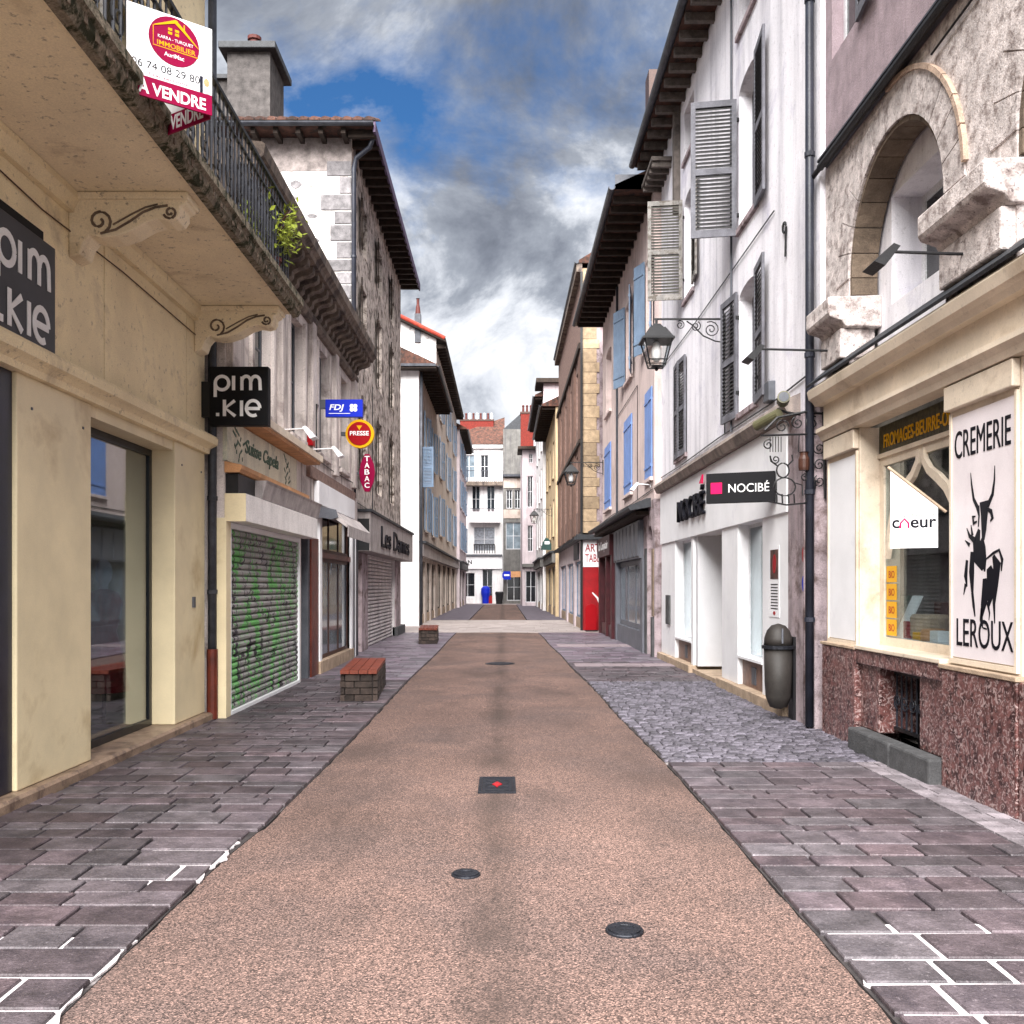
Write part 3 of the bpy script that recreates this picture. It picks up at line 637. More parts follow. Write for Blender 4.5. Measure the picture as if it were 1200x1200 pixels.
# wall sign and projecting sign
def pimletters(fr, uc, zc_, s, d, parent):
    """the two lines of letters drawn with an even stroke"""
    rt = -fr.n[1]*fr.u[0]+fr.n[0]*fr.u[1]; r = .040*s
    def st(pts): return [(uc+rt*p*s, zc_+q*s) for p, q in pts]
    def arc(cx_, cz_, rx, rz, a0, a1, n=14): return [(cx_+rx*math.cos(R(a0+(a1-a0)*i/n)), cz_+rz*math.sin(R(a0+(a1-a0)*i/n))) for i in range(n+1)]
    mb = MB()
    L1 = [arc(-.46, .30, .17, .17, 0, 360, 20), [(-.63, .30), (-.63, -.05)], [(-.17, .48), (-.17, .12)], [(.04, .12), (.04, .46)],
          arc(.15, .34, .11, .13, 180, 0)+[(.26, .12)], arc(.38, .34, .11, .13, 180, 0)+[(.50, .12)]]
    L2 = [[(-.40, -.12), (-.40, -.53)], [(-.14, -.14), (-.38, -.33), (-.13, -.53)], [(.03, -.14), (.03, -.53)], arc(.32, -.33, .17, .19, 0, 300, 18), [(.17, -.34), (.49, -.34)], [(-.57, -.45), (-.57, -.53)]]
    for l in L1+L2: ribbon(mb, fr, d, st(l), 2*r, .006)
    mb.build('lettering', white, parent)
t = thing('wall_sign', 'square dark sign with white letters flat on the clothes shop fascia', 'sign', f.P(6.65, .05, 3.3))
part('sign_board', signgrey, t, f, 6.22, 7.06, .02, .13, 3.31, 4.13, bev=.005); part('top_cover', signblack, t, f, 6.25, 7.04, .004, .05, 4.10, 4.25)
pimletters(f, 6.64, 3.70, .62, .131, t)
g = FF(10.85); t = thing('projecting_sign', 'black square projecting sign with white letters beside the drainpipe', 'sign', (-3.1, 10.9, 3.44))
part('sign_board', signblack, t, g, -3.40, -2.72, -.12, .0, 3.45, 4.13, bev=.005); part('wall_mount', darkframe, t, g, -3.50, -3.40, -.1, -.02, 3.55, 3.96)
pimletters(g, -3.04, 3.80, .46, .001, t)
# for-sale sign: two boards in a V on the railing
ud = Vector((.45, .32)).normalized(); g1 = F(-2.43, 6.05, tuple(ud), (ud.y, -ud.x)); Wd = .552
t = thing('for_sale_sign', 'white and crimson V shaped estate agent sign tied to the balcony railing', 'sign', (-2.43, 6.05, 4.78))
part('board', whitep, t, g1, 0, Wd, -.006, .006, 4.92, 5.37); part('red_strip', crimson, t, g1, .0, Wd, -.006, .008, 4.785, 4.918)
disc(MB(), g1, .0065, .0085, .30, 5.20, .165, .160, 36).build('disc', crimson, t)
mb = MB(); ribbon(mb, g1, .009, [(.17, 5.27), (.31, 5.335), (.32, 5.33)], [.006, .022, .022], .001); ribbon(mb, g1, .009, [(.305, 5.335), (.36, 5.29), (.46, 5.20)], [.024, .018, .003], .001)
ribbon(mb, g1, .009, [(.165, 5.27), (.165, 5.14), (.46, 5.14)], .005, .001); ribbon(mb, g1, .009, [(.365, 5.33), (.365, 5.29)], .008, .001)
for a, b in ((.26, 5.265), (.26, 5.24), (.305, 5.265), (.305, 5.24)): mb.box(g1, a, a+.026, .0088, .0098, b, b+.017)
mb.build('house_emblem', yellowsign, t)
text(g1, 'KARRA - TURQUET', .31, .0088, 5.195, .23, .024, white, t, ext=.0006); text(g1, 'IMMOBILIER', .315, .0088, 5.15, .25, .032, yellowsign, t, ext=.0006, bold=.006); text(g1, 'AuriMac', .30, .0088, 5.09, .13, .028, white, t, ext=.0006, bold=.008)
text(g1, '06 74 08 29 80', .25, .0064, 4.972, .44, .05, ink, t, ext=.0006); text(g1, 'Transactions', .26, .0064, 4.932, .26, .018, crimson, t, ext=.0006)
text(g1, 'À VENDRE', .29, .0085, 4.805, .44, .10, white, t, ext=.0006, bold=.025)
MB().box(g1, .47, .49, .006, .008, 4.92, 5.03).build('photo_strip', navy, t); disc(MB(), g1, .006, .008, .515, 4.995, .018, .028).build('portrait', orangeled, t); disc(MB(), g1, .006, .008, .52, 4.945, .022, .024).build('portrait', whitep, t)
ud2 = Vector((-.40, .25)).normalized(); tip = g1.P(Wd, -.01, 0); g2 = F(tip[0], tip[1]+.02, tuple(ud2), (ud2.y, -ud2.x)); g2 = F(tip[0], tip[1]+.02, tuple(ud2), (-abs(ud2.y)*1.0, -abs(ud2.x)))
part('board', whitep, t, g2, .02, .5, -.006, .006, 4.92, 5.37); part('red_strip', crimson, t, g2, .02, .5, -.006, .008, 4.785, 4.918); text(g2, 'VENDRE', .25, .0085, 4.805, .34, .10, white, t, ext=.0006, bold=.025)
# plant on the balcony
t = thing('balcony_plant', 'yellow green leafy plant in a pot at the far end of the balcony', 'plant', (-2.62, 10.4, 4.92))
MB().lathe((-2.62, 10.4, 4.92), [(.11, 0), (.15, .26), (.165, .26), (.165, .30), (.14, .30)], 12).build('pot', potm, t)
mb = MB(); st = MB(); rr = random.Random(9)
for k in range(16):
    a = rr.uniform(0, 6.28); l = rr.uniform(.25, .6); e = Vector((-2.58+.22*math.cos(a), 10.4+.5*math.sin(a), 5.25+l)); b0 = Vector((-2.62, 10.4, 5.18)); st.tube([b0, (b0+e)/2+Vector((0, 0, .08)), e], .008, 5)
    for j in range(60):
        p = b0.lerp(e, rr.uniform(.35, 1.05))+Vector((rr.gauss(0, .07), rr.gauss(0, .09), rr.gauss(0, .06))); s = rr.uniform(.02, .045); d1 = Vector((rr.gauss(0, 1), rr.gauss(0, 1), rr.gauss(0, 1))).normalized(); d2 = d1.orthogonal().normalized()
        mb.add([p, p+d1*s+d2*s*.5, p+d1*2.2*s, p+d1*s-d2*s*.5], [(0, 1, 2, 3)])
st.build('stem', brownframe, t); mb.build('foliage', leafm, t)['kind'] = 'stuff'

# drainpipe between the two shops
def downpipe(label, pts, r, m, foot=None, group=None, loops=()):
    t = thing('drainpipe', label, 'drainpipe', pts[-1]); MB().tube(pts, r, 10).build('pipe', m, t, smooth=True)
    for z in loops: MB().lathe((pts[-1][0], pts[-1][1], z), [(r+.012, 0), (r+.012, .05)], 10).build('collar', m, t)
    if foot: MB().tube([(pts[-1][0], pts[-1][1], foot), (pts[-1][0], pts[-1][1], pts[-1][2])], r+.014, 10).build('foot_pipe', redwood, t)
    return t
downpipe('dark drainpipe with red brown foot between clothes shop and graffitied shutter', [(-3.43, 11.06, 9.5), (-3.43, 11.06, 3.0), (-3.43, 11.06, .03)], .05, zinc, .85, loops=(1.5, 2.6, 3.9))

# ------------------------------------------------------------------ LEFT: bakery and tobacconist under one cornice
f = FL(-3.3); b2 = thing('shop_building', 'low pale building with heavy bracketed cornice over closed bakery and tobacconist', 'building', (-3.3, 15.5, 0))
ops = [(12.3, 13.3, 3.95, 5.85), (14.4, 15.4, 3.95, 5.85), (16.6, 17.6, 3.95, 5.85), (18.8, 19.8, 3.95, 5.85)]
b2m = mat('stained_pale_render', (.62, .55, .52), .9, .12, 2, col2=(.36, .29, .27), c2=(.54, .70), c2scale=1.3, bump=.4, streak=.75, streakcol=(.15, .11, .10), speck=.3, speckscale=16)
m_ = MB(); wall(m_, f, 11.12, 20.7, 3.55, 6.25, ops); m_.build('upper_wall', b2m, b2)
for o in ops:
    window(b2, f, *o, greyframe, darkpane, d=-.15); sill(b2, f, o[0], o[1], o[2], b2m)
    for q in (o[0]-.13, o[1]+.02): part('window_surround', b2m, b2, f, q, q+.11, -.02, .05, 3.97, 5.9)
for u in (11.15, 13.7, 15.85, 18.05, 20.35): part('pilaster', b2m, b2, f, u, u+.32, -.02, .09, 3.72, 6.1, bev=.01)
cm = mat('weathered_cornice', (.33, .26, .21), .95, .3, 4, col2=(.13, .10, .09), c2=(.48, .62), c2scale=3, bump=.7, bscale=30, speck=.4, streak=.3)
co = MB().dz(f, 10.95, 20.75, [(-.3, 6.52), (.42, 6.52), (.44, 6.58), (.50, 6.62), (.52, 6.75), (.48, 6.78), (-.3, 6.86)]).build('cornice', cm, b2)
MB().dz(f, 11.12, 20.7, [(-.02, 6.02), (.06, 6.02), (.11, 6.08), (.11, 6.16), (-.02, 6.16)]).build('lower_moulding', cm, co)
MB().box(f, 11.0, 20.7, -.35, .012, 6.17, 6.52).build('frieze', cm, co)
n = 26
for i in range(n):
    u = 11.05+i*(9.45/(n-1)); MB().dz(f, u, u+.17, [(.01, 6.20), (.07, 6.20), (.12, 6.25), (.13, 6.32), (.2, 6.36), (.30, 6.38), (.36, 6.42), (.37, 6.515), (.01, 6.515)]).build('corbel', cm, co)
core(b2, f, 11.12, 20.7, 0, 6.6, b2m); part('flat_roof', zinc, b2, f, 11.12, 20.7, -8, -.36, 6.61, 6.7)
# ground floor
g0 = MB(); wall(g0, f, 11.12, 21.2, 0.0, 3.55, [(11.3, 15.2, .0, 2.9), (15.3, 16.0, 0, 2.4), (16.85, 20.1, 0.1, 3.0)]); g0.build('ground_floor_wall', b2m, b2)
part('jamb', cream, b2, f, 11.1, 11.3, -.1, .02, 0.0, 2.4, bev=.008)
MB().dz(f, 11.05, 15.6, [(-.1, 3.6), (.25, 3.60), (.27, 3.66), (.22, 3.72), (-.1, 3.74)]).build('shop_cornice', orangeled, b2); part('cornice_edge', shopcream, b2, f, 11.05, 15.62, .255, .30, 3.64, 3.74)
bsg = part('shop_fascia', mat('faded_sign_board', (.66, .62, .49), .7, .08, 3, bump=.1, streak=.3, col2=(.42, .46, .38), c2=(.57, .7), c2scale=2.), b2, f, 11.1, 14.85, -.02, .03, 3.08, 3.585)
text(f, 'Suisse Capela', 12.75, .034, 3.22, 1.75, .24, greentext, bsg, shear=.3, bold=.02)
for u in (11.6, 14.2):
    mb = MB(); rr = random.Random(int(u))
    for k in range(14): a = (u+rr.uniform(-.18, .18), 3.12+k*.03); ribbon(mb, f, .031, [a, (a[0]+rr.uniform(-.15, .15), a[1]+.05)], .03)
    mb.build('painted_flourish', greentext, bsg)
MB().dz(f, 11.1, 15.0, [(0, 2.94), (.17, 2.94), (.2, 2.98), (.2, 3.03), (0, 3.07)]).build('sign_ledge', orangeled, b2)
aw = part('awning_box', cassette, b2, f, 11.12, 15.4, .02, .25, 2.36, 2.69, bev=.006); part('lit_end_face', cream, aw, f, 11.105, 11.12, .0, .25, 2.36, 2.69)  # cream end face: warm light on the white box put into its colour
MB().dz(f, 11.9, 15.5, [(.10, 2.70), (.24, 2.70), (.29, 2.90), (.31, 2.93), (.10, 2.93)]).build('awning_valance', awningm, aw); part('void_shade_block', blackm, aw, f, 11.15, 11.9, -.02, .15, 2.69, 2.93)  # black block paints the shade of the void above the awning box
rs = MB().box(f, 11.3, 11.36, -.06, .01, 0.03, 2.36).box(f, 15.14, 15.2, -.06, .01, 0.03, 2.36).box(f, 11.36, 15.14, -.06, .01, 2.29, 2.36).box(f, 11.36, 15.14, -.06, .012, .03, .075).build('roller_shutter', whitep, b2)
z = .08
for k in range(27):
    MB().dz(f, 11.36, 15.14, [(-.06, z), (-.035, z+.002), (-.018, z+.02), (-.015, z+.045), (-.03, z+.07), (-.06, z+.078)]).build('slat', grafm, rs); z += .082
part('doorway', blackm, b2, f, 15.3, 16.0, -.34, -.3, 0, 2.4); part('door_leaf', redwood, b2, f, 16.0, 16.62, -.1, .03, .03, 2.42, bev=.008); part('door_post', greyframe, b2, f, 15.85, 15.98, -.25, .0, .03, 2.4)
part('post', whitep, b2, f, 16.64, 16.84, -.1, .05, .05, 2.98, bev=.008); part('post', whitep, b2, f, 20.1, 20.3, -.1, .05, .05, 2.98, bev=.008)
tb = window(b2, f, 16.85, 20.1, .25, 2.1, brownframe, bluepane, d=-.06, nu=3, nz=1, fr=.07, name='shop_window'); window(b2, f, 16.85, 20.1, 2.2, 2.98, brownframe, darkpane, d=-.06, nu=3, nz=1, fr=.07, name='transom_light'); part('transom', redwood, b2, f, 16.85, 20.1, -.1, .03, 2.1, 2.2)
part('riser', basem, b2, f, 16.62, 20.3, -.15, .07, 0.0, .25, bev=.01)
part('shop_fascia', whitep, b2, f, 16.3, 20.2, .01, .1, 3.02, 3.42, bev=.006); part('brick_band', brickpink, b2, f, 15.7, 20.5, .0, .07, 3.43, 3.62)
aw = MB().dz(f, 16.5, 19.3, [(.02, 2.84), (.30, 2.80), (.55, 2.62), (.57, 2.66), (.34, 2.90), (.02, 2.99)]).build('awning', awningm, b2); MB().dz(f, 16.55, 19.25, [(.55, 2.46), (.565, 2.46), (.575, 2.65), (.56, 2.65)]).build('awning_valance', awningm, aw)
MB().dz(f, 16.47, 16.5, [(.02, 2.80), (.30, 2.76), (.40, 2.80), (.36, 2.93), (.02, 3.0)]).build('end_cap', greyshop, aw)
part('dark_post', greyframe, b2, f, 20.32, 20.6, -.05, .04, .0, 2.9); part('dark_post', whitep, b2, f, 20.65, 20.75, -.05, .04, .0, 2.9); part('dark_post', ironblue, b2, f, 20.8, 21.2, -.05, .02, .0, 3.0)
# small floodlights on arms above the bakery
def spot(label, f, u, z, arm, m, drop=.14, grp=None):
    t = thing('spotlight', label, 'spotlight', f.P(u, 0, z), grp); MB().tube([f.P(u, 0, z), f.P(u, arm, z+.02)], .012, 6).build('arm', m, t); part('wall_plate', m, t, f, u-.04, u+.04, 0, .02, z-.06, z+.06)
    p = f.P
    MB().add([p(u-.10, arm-.02, z+.03), p(u+.10, arm-.02, z+.03), p(u+.10, arm+.03, z+.05), p(u-.10, arm+.03, z+.05), p(u-.12, arm+.10, z-drop), p(u+.12, arm+.10, z-drop), p(u+.12, arm+.18, z-drop+.03), p(u-.12, arm+.18, z-drop+.03)], [(0, 1, 2, 3), (4, 5, 6, 7), (0, 1, 5, 4), (1, 2, 6, 5), (2, 3, 7, 6), (3, 0, 4, 7)]).build('lamp_head', m, t)
    return t
spot('white floodlight on an arm over the faded bakery sign, nearer of the two', f, 13.6, 3.85, .42, whitep); spot('white floodlight on an arm above the tobacconist awning', f, 15.9, 3.9, .42, whitep)
# three signs of the tobacconist
g = FF(16.65); t = thing('lottery_sign', 'blue rectangular lottery sign with white letters projecting over the tobacconist', 'sign', (-2.9, 16.65, 4.6))
part('sign_board', bluesign, t, g, -3.16, -2.5, -.1, 0, 4.59, 4.90, bev=.006); part('bracket', greyframe, t, g, -3.3, -3.16, -.08, -.02, 4.74, 4.9); text(g, 'FDJ', -2.96, .001, 4.68, .26, .13, white, t, bold=.02, shear=.2)
mb = MB()
for a in range(4): q = R(45+90*a); disc(mb, g, .001, .004, -2.66+.045*math.cos(q), 4.75+.045*math.sin(q), .036, .036, 12)
mb.build('clover', white, t); part('line', white, t, g, -3.1, -2.72, .001, .004, 4.645, 4.655)
g = FF(18.8); t = thing('round_sign', 'round red sign with yellow rim below the blue lottery sign', 'sign', (-2.89, 18.8, 4.36))
disc(MB(), g, -.12, 0, -2.88, 4.64, .285, .285).build('rim', yellowsign, t); disc(MB(), g, .0, .01, -2.885, 4.64, .235, .235).build('face', redsign, t); text(g, 'PRESSE', -2.885, .012, 4.60, .38, .09, white, t, bold=.02)
MB().uz(g, .011, .016, [(-2.94, 4.80), (-2.83, 4.80), (-2.86, 4.75), (-2.885, 4.71), (-2.91, 4.75)]).build('flame_mark', yellowsign, t); part('bracket', greyframe, t, g, -3.3, -3.14, -.08, -.03, 4.6, 4.68)
g = FF(20.5); t = thing('tobacco_sign', 'tall crimson lozenge tobacconist sign with vertical white letters', 'sign', (-2.98, 20.5, 3.65))
MB().uz(g, -.1, 0, [(-3.03, 3.65), (-2.93, 3.65), (-2.84, 3.86), (-2.81, 4.06), (-2.84, 4.26), (-2.93, 4.47), (-3.03, 4.47), (-3.12, 4.26), (-3.15, 4.06), (-3.12, 3.86)]).build('sign_board', crimson, t)
for k, c in enumerate('TABAC'): text(g, c, -2.98, .001, 4.31-k*.145, .11, .115, white, t, bold=.02)
part('bracket', greyframe, t, g, -3.3, -3.13, -.07, -.03, 4.03, 4.08)

# ------------------------------------------------------------------ LEFT: tall rubble stone house with deep eaves
f = FL(-3.45); b3 = thing('stone_house', 'tall rubble stone house with deep dark eaves and grey chimney', 'house', (-3.45, 26, 0))
ops = [(u, u+1.0, z0, z1) for u in (22.7, 25.6, 28.6) for z0, z1 in ((4.1, 6.1), (7.0, 8.9), (9.7, 10.9))]
m_ = MB(); wall(m_, f, 21.3, 31.5, 0, 11.75, ops+[(22.3, 30.4, 0, 2.4)], d0=-.4); m_.build('street_wall', stonem, b3)
for o in ops: window(b3, f, *o, oldwood, darkpane, d=-.2); shutter(b3, f, o[0], .48, o[2], o[3], -1, 8, oldwood, 'board')
g = FF(21.3); part('side_wall', sidewall, b3, g, -10, -3.85, -9, 0, 0, 11.75); part('corner_wall', sidewall, b3, g, -3.851, -3.452, -.3, .002, 0, 11.75)
part('wall_top_band', mat('bare_band', (.44, .38, .36), .95, .4, 6, bump=.6, speck=.4), b3, g, -10, -3.46, 0.001, .01, 11.0, 11.75)
z = 6.4; k = 0; rr = random.Random(4)
while z < 10.95:
    h = rr.uniform(.26, .42); ww = (.30, .52, .36, .62)[k % 4]*rr.uniform(.85, 1.15)
    MB().box(g, -3.46-ww, -3.455, -.02, .022, z+.012, z+h-.012).build('quoin', quoinm, b3, bev=.015); z += h; k += 1
for k in range(30):
    cx_, cz_ = rr.uniform(-5.9, -4.1), rr.uniform(6.6, 10.9); ru = rr.uniform(.04, .17); rz = ru*rr.uniform(.35, .7); n = 8
    MB().uz(g, -.01, rr.uniform(.006, .016), [(cx_+ru*rr.uniform(.7, 1.1)*math.cos(2*math.pi*i/n), cz_+rz*rr.uniform(.7, 1.1)*math.sin(2*math.pi*i/n)) for i in range(n)]).build('stone', quoinm, b3)
# hipped roof with overhang to the street and to the camera
E, H_ = -2.86, 11.75; y0, y1 = 20.75, 31.95; xb = -11.0; xr_ = -6.9
rf = MB().add([(E, y0, H_), (E, y1, H_), (xb, y1, H_), (xb, y0, H_), (E, y0, H_+.12), (E, y1, H_+.12), (xb, y1, H_+.12), (xb, y0, H_+.12), (xr_, y0+4, H_+1.9), (xr_, y1-4, H_+1.9)],
   [(0, 1, 2, 3), (0, 1, 5, 4), (1, 2, 6, 5), (2, 3, 7, 6), (3, 0, 4, 7), (4, 5, 9, 8), (5, 6, 9), (6, 7, 8, 9), (7, 4, 8)]).build('roof', tilem, b3)
for k in range(22): u = 20.9+k*.51; MB().wbox(-3.46, E+.02, u, u+.11, H_-.16, H_-.003).build('rafter', oldwood, rf)
for k in range(14): x = -3.6-k*.5; MB().wbox(x, x+.1, y0+.02, 21.29, H_-.14, H_-.003).build('rafter', oldwood, rf)
part('fascia_board', mat('purple_board', (.12, .06, .16), .6), rf, W, E-.02, E+.03, y0-.01, y1, H_-.13, H_+.1)
n = 8
gp = [(.075*math.cos(math.pi+math.pi*i/n), .075*math.sin(math.pi+math.pi*i/n)) for i in range(n+1)]+[(.06*math.cos(-math.pi*i/n), .06*math.sin(-math.pi*i/n)) for i in range(n+1)]
MB().prism([(xb, y0-.08+p, H_+.05+q) for p, q in gp], (E-xb, 0, 0)).build('gutter', zinc, rf)
for k in range(26):
    x = E-.12-k*.24; nn_ = 6; pr_ = [(x+.11*math.cos(math.pi*j/nn_), H_+.12+.085*math.sin(math.pi*j/nn_)) for j in range(nn_+1)]
    a = [(p, y0-.05, q) for p, q in pr_]; MB().prism(a, (0, 1.3, .6)).build('roof_tile', tilem, rf)
ch = MB().wbox(-6.65, -5.62, 22.6, 24.0, 11.9, 14.45).build('chimney', chimm, b3); MB().wbox(-6.82, -5.45, 22.42, 24.18, 14.45, 14.62).build('chimney_cap', slate, ch, bev=.02); MB().wbox(-6.72, -5.55, 22.5, 24.1, 11.9, 12.1).build('chimney_base', chimm, ch)
MB().lathe((-6.1, 23.0, 14.62), [(.17, 0), (.15, .1), (.13, .30), (.17, .32), (.17, .40), (.13, .40)], 12).build('chimney_pot', potm, ch)
c2 = MB().wbox(-7.15, -6.75, 23.4, 24.2, 11.9, 14.2).build('chimney', chimm, b3); MB().wbox(-7.22, -6.70, 23.3, 24.3, 14.2, 14.3).build('chimney_cap', slate, c2)
downpipe('dark drainpipe bending from the eave down the corner of the stone house', [(-2.9, 21.0, 11.7), (-3.0, 21.1, 11.45), (-3.33, 21.2, 11.25), (-3.38, 21.2, 11.0), (-3.38, 21.2, 3.5)], .055, pipem, loops=(5, 7, 9))
# shopfront with steel roller shutter
sb = mat('grey_fascia', (.44, .39, .375), .8, .2, 3, bump=.2, streak=.6)
fs_ = part('shop_fascia', sb, b3, f, 21.35, 31.3, .0, .42, 2.38, 3.28, bev=.01); part('fascia_top', slate, fs_, f, 21.3, 31.4, .0, .46, 3.28, 3.34); part('fascia_end', blackm, fs_, f, 21.34, 21.35, .0, .40, 2.40, 3.12)
text(f, 'Les Dames', 26.6, .43, 2.55, 6.8, .52, ink, fs_, ext=.02, bold=.01)
rs = MB().add(*(lambda q: (q, [tuple(range(8))[::-1], tuple(range(8, 16))]+[(i, (i+1) % 8, 8+(i+1) % 8, 8+i) for i in range(8)]))([f.P(u_, d_, z_) for d_ in (-.1, .06) for u_, z_ in ((23.2, .02), (23.28, .02), (23.28, 2.33), (29.2, 2.33), (29.2, .02), (29.28, .02), (29.28, 2.37), (23.2, 2.37))])).build('roller_shutter', steel, b3); z = .03
for k in range(24): MB().dz(f, 23.28, 29.2, [(-.1, z), (-.03, z+.004), (-.01, z+.03), (-.02, z+.075), (-.1, z+.092)]).build('slat', steel, rs); z += .0975
part('pillar', pinkpillar, b3, f, 22.2, 23.2, -.1, .10, 0, 2.37, bev=.01); part('pillar', pinkpillar, b3, f, 29.28, 30.6, -.1, .10, 0, 2.37, bev=.01); part('plinth', stepm, b3, f, 29.2, 31.45, .0, .16, 0.0, .3)

# ------------------------------------------------------------------ LEFT: beyond the crossing
def shopfront(parent, f, u0, u1, z1, fm, n=2, d=-.12, pm=darkpane, riser=basem):
    window(parent, f, u0, u1, .4, z1, fm, pm, d=d, nu=n, nz=1, fr=.08, name='shop_window'); part('riser', riser, parent, f, u0, u1, d-.1, d+.06, .02, .4)
def row_house(name, label, f, u0, u1, zt, wm_, wins, shut, shops, shopfr, rm_, ov=.6, fascia=None, kind='louvre', cat='house', angs=(11, 3), depth=8, endm=None, gut=zinc, wf=greyframe):
    t = thing(name, label, cat, f.P((u0+u1)/2, 0, 0)); m_ = MB(); wall(m_, f, u0, u1, 0, zt, wins+[(a, b, 0, z) for a, b, z in shops]); m_.build('wall', wm_, t)
    core(t, f, u0, u1, 0, zt, endm or wm_, depth)
    for o in wins:
        window(t, f, *o, wf, darkpane, d=-.15); sill(t, f, o[0], o[1], o[2], wm_)
        if shut: wd = (o[1]-o[0])/2+.04; shutter(t, f, o[1], wd, o[2], o[3], 1, angs[0], shut, kind); shutter(t, f, o[0], wd, o[2], o[3], -1, angs[1], shut, kind)
    for a, b, z in shops: shopfront(t, f, a, b, z, shopfr)
    if fascia: part('shop_fascia', fascia, t, f, u0+.1, u1-.1, .0, .18, 2.75, 3.25, bev=.01); part('shop_cornice', slate, t, f, u0+.05, u1-.05, .0, .28, 3.25, 3.34)
    if rm_: roof(t, f, u0, u1, zt, rm_, ov=ov, rafter=oldwood, gut=gut, depth=depth)
    return t
f = FL(-3.3)
b4 = row_house('gable_house', 'narrow tan house with bright white blank end wall and pale blue shutters', f, 36.5, 46, 10.1, tanwall, [(u, u+1.1, z, z+1.9) for u in (39.2, 43.4) for z in (3.9, 6.9)], paleblueshut, [(37.3, 39.6, 2.6), (40.4, 42.6, 2.6), (43.2, 45.4, 2.6)], oldwood, tilem, ov=.7, fascia=sb, endm=gablewhite)
g = FF(36.5); part('end_wall', gablewhite, b4, g, -12, -3.29, -.2, .012, 0, 10.1); part('lower_eave', oldwood, b4, g, -12, -2.6, .012, .45, 9.95, 10.08); MB().prism([(-12, 36.0, 10.02), (-12, 36.12, 10.02), (-12, 36.12, 10.12), (-12, 36.0, 10.12)], (9.4, 0, 0)).build('gutter', zinc, b4)
g = FF(36.44); shutter(b4, f, 37.3, .5, 5.5, 7.1, -1, 80, paleblueshut)
downpipe('grey drainpipe at the corner of the white end wall across the crossing', [(-3.2, 36.55, 9.9), (-3.2, 36.45, .05)], .06, zinc)
b5 = row_house('red_roofed_house', 'tall house with red tile verge and rows of blue shutters far down the left side', f, 46, 66, 13.6, orangewall, [(u, u+1.2, z, z+2.0) for u in (48.5, 54.5, 61) for z in (4.2, 7.2, 10.2)], paleblueshut, [(47, 50, 2.7), (51, 54, 2.7), (55, 58.5, 2.7), (60, 64, 2.7)], oldwood, None, fascia=sb)
part('upper_gable', mat('flaking_white', (.72, .70, .69), .9, .1, 3, col2=(.45, .40, .40), c2=(.55, .63), c2scale=2.5, bump=.4), b5, FF(46), -10, -3.3, -.1, .01, 10.2, 13.6)
rf = MB().add([(-2.8, 45.6, 13.45), (-2.8, 66.3, 13.45), (-10, 66.3, 17.0), (-10, 45.6, 17.0), (-2.8, 45.6, 13.6), (-2.8, 66.3, 13.6), (-10, 66.3, 17.15), (-10, 45.6, 17.15)], [(0, 1, 2, 3), (4, 5, 6, 7), (0, 1, 5, 4), (1, 2, 6, 5), (2, 3, 7, 6), (3, 0, 4, 7)]).build('roof', oldwood, b5)
MB().prism([(-3.3, 46.0, 13.58), (-10, 46, 13.58), (-10, 46, 16.95), (-3.3, 46, 13.68)], (0, .2, 0)).build('gable_top', MC['flaking_white'], b5)
for k in range(28):
    x = -2.85-k*.25; z = 13.62+(-2.85-x)*.493; MB().tube([(x, 45.62, z), (x-.3, 45.62, z+.148)], .10, 8).build('verge_tile', redtile, rf)
for k in range(34): u = 46.1+k*.6; MB().box(f, u, u+.12, 0, .48, 13.25, 13.44).build('rafter', oldwood, rf)
ch = MB().wbox(-4.35, -4.05, 45.9, 46.3, 13.5, 14.9).build('chimney', zinc, b5); MB().lathe((-4.2, 46.1, 14.9), [(.14, 0), (.10, .35), (.07, .5), (.07, .75), (.1, .78)], 10).build('chimney_pot', potm, ch)
b6 = row_house('corner_house', 'last dark eaved house at the far left end of the street', FL(-3.1), 66.2, 78, 12.6, lilacwall, [(u, u+1.2, z, z+2.0) for u in (67.5, 71, 74.5) for z in (4.2, 7.2, 10.0)], paleblueshut, [(67, 70, 2.7), (71, 75, 2.7)], oldwood, tilem, ov=.5, fascia=blackm)
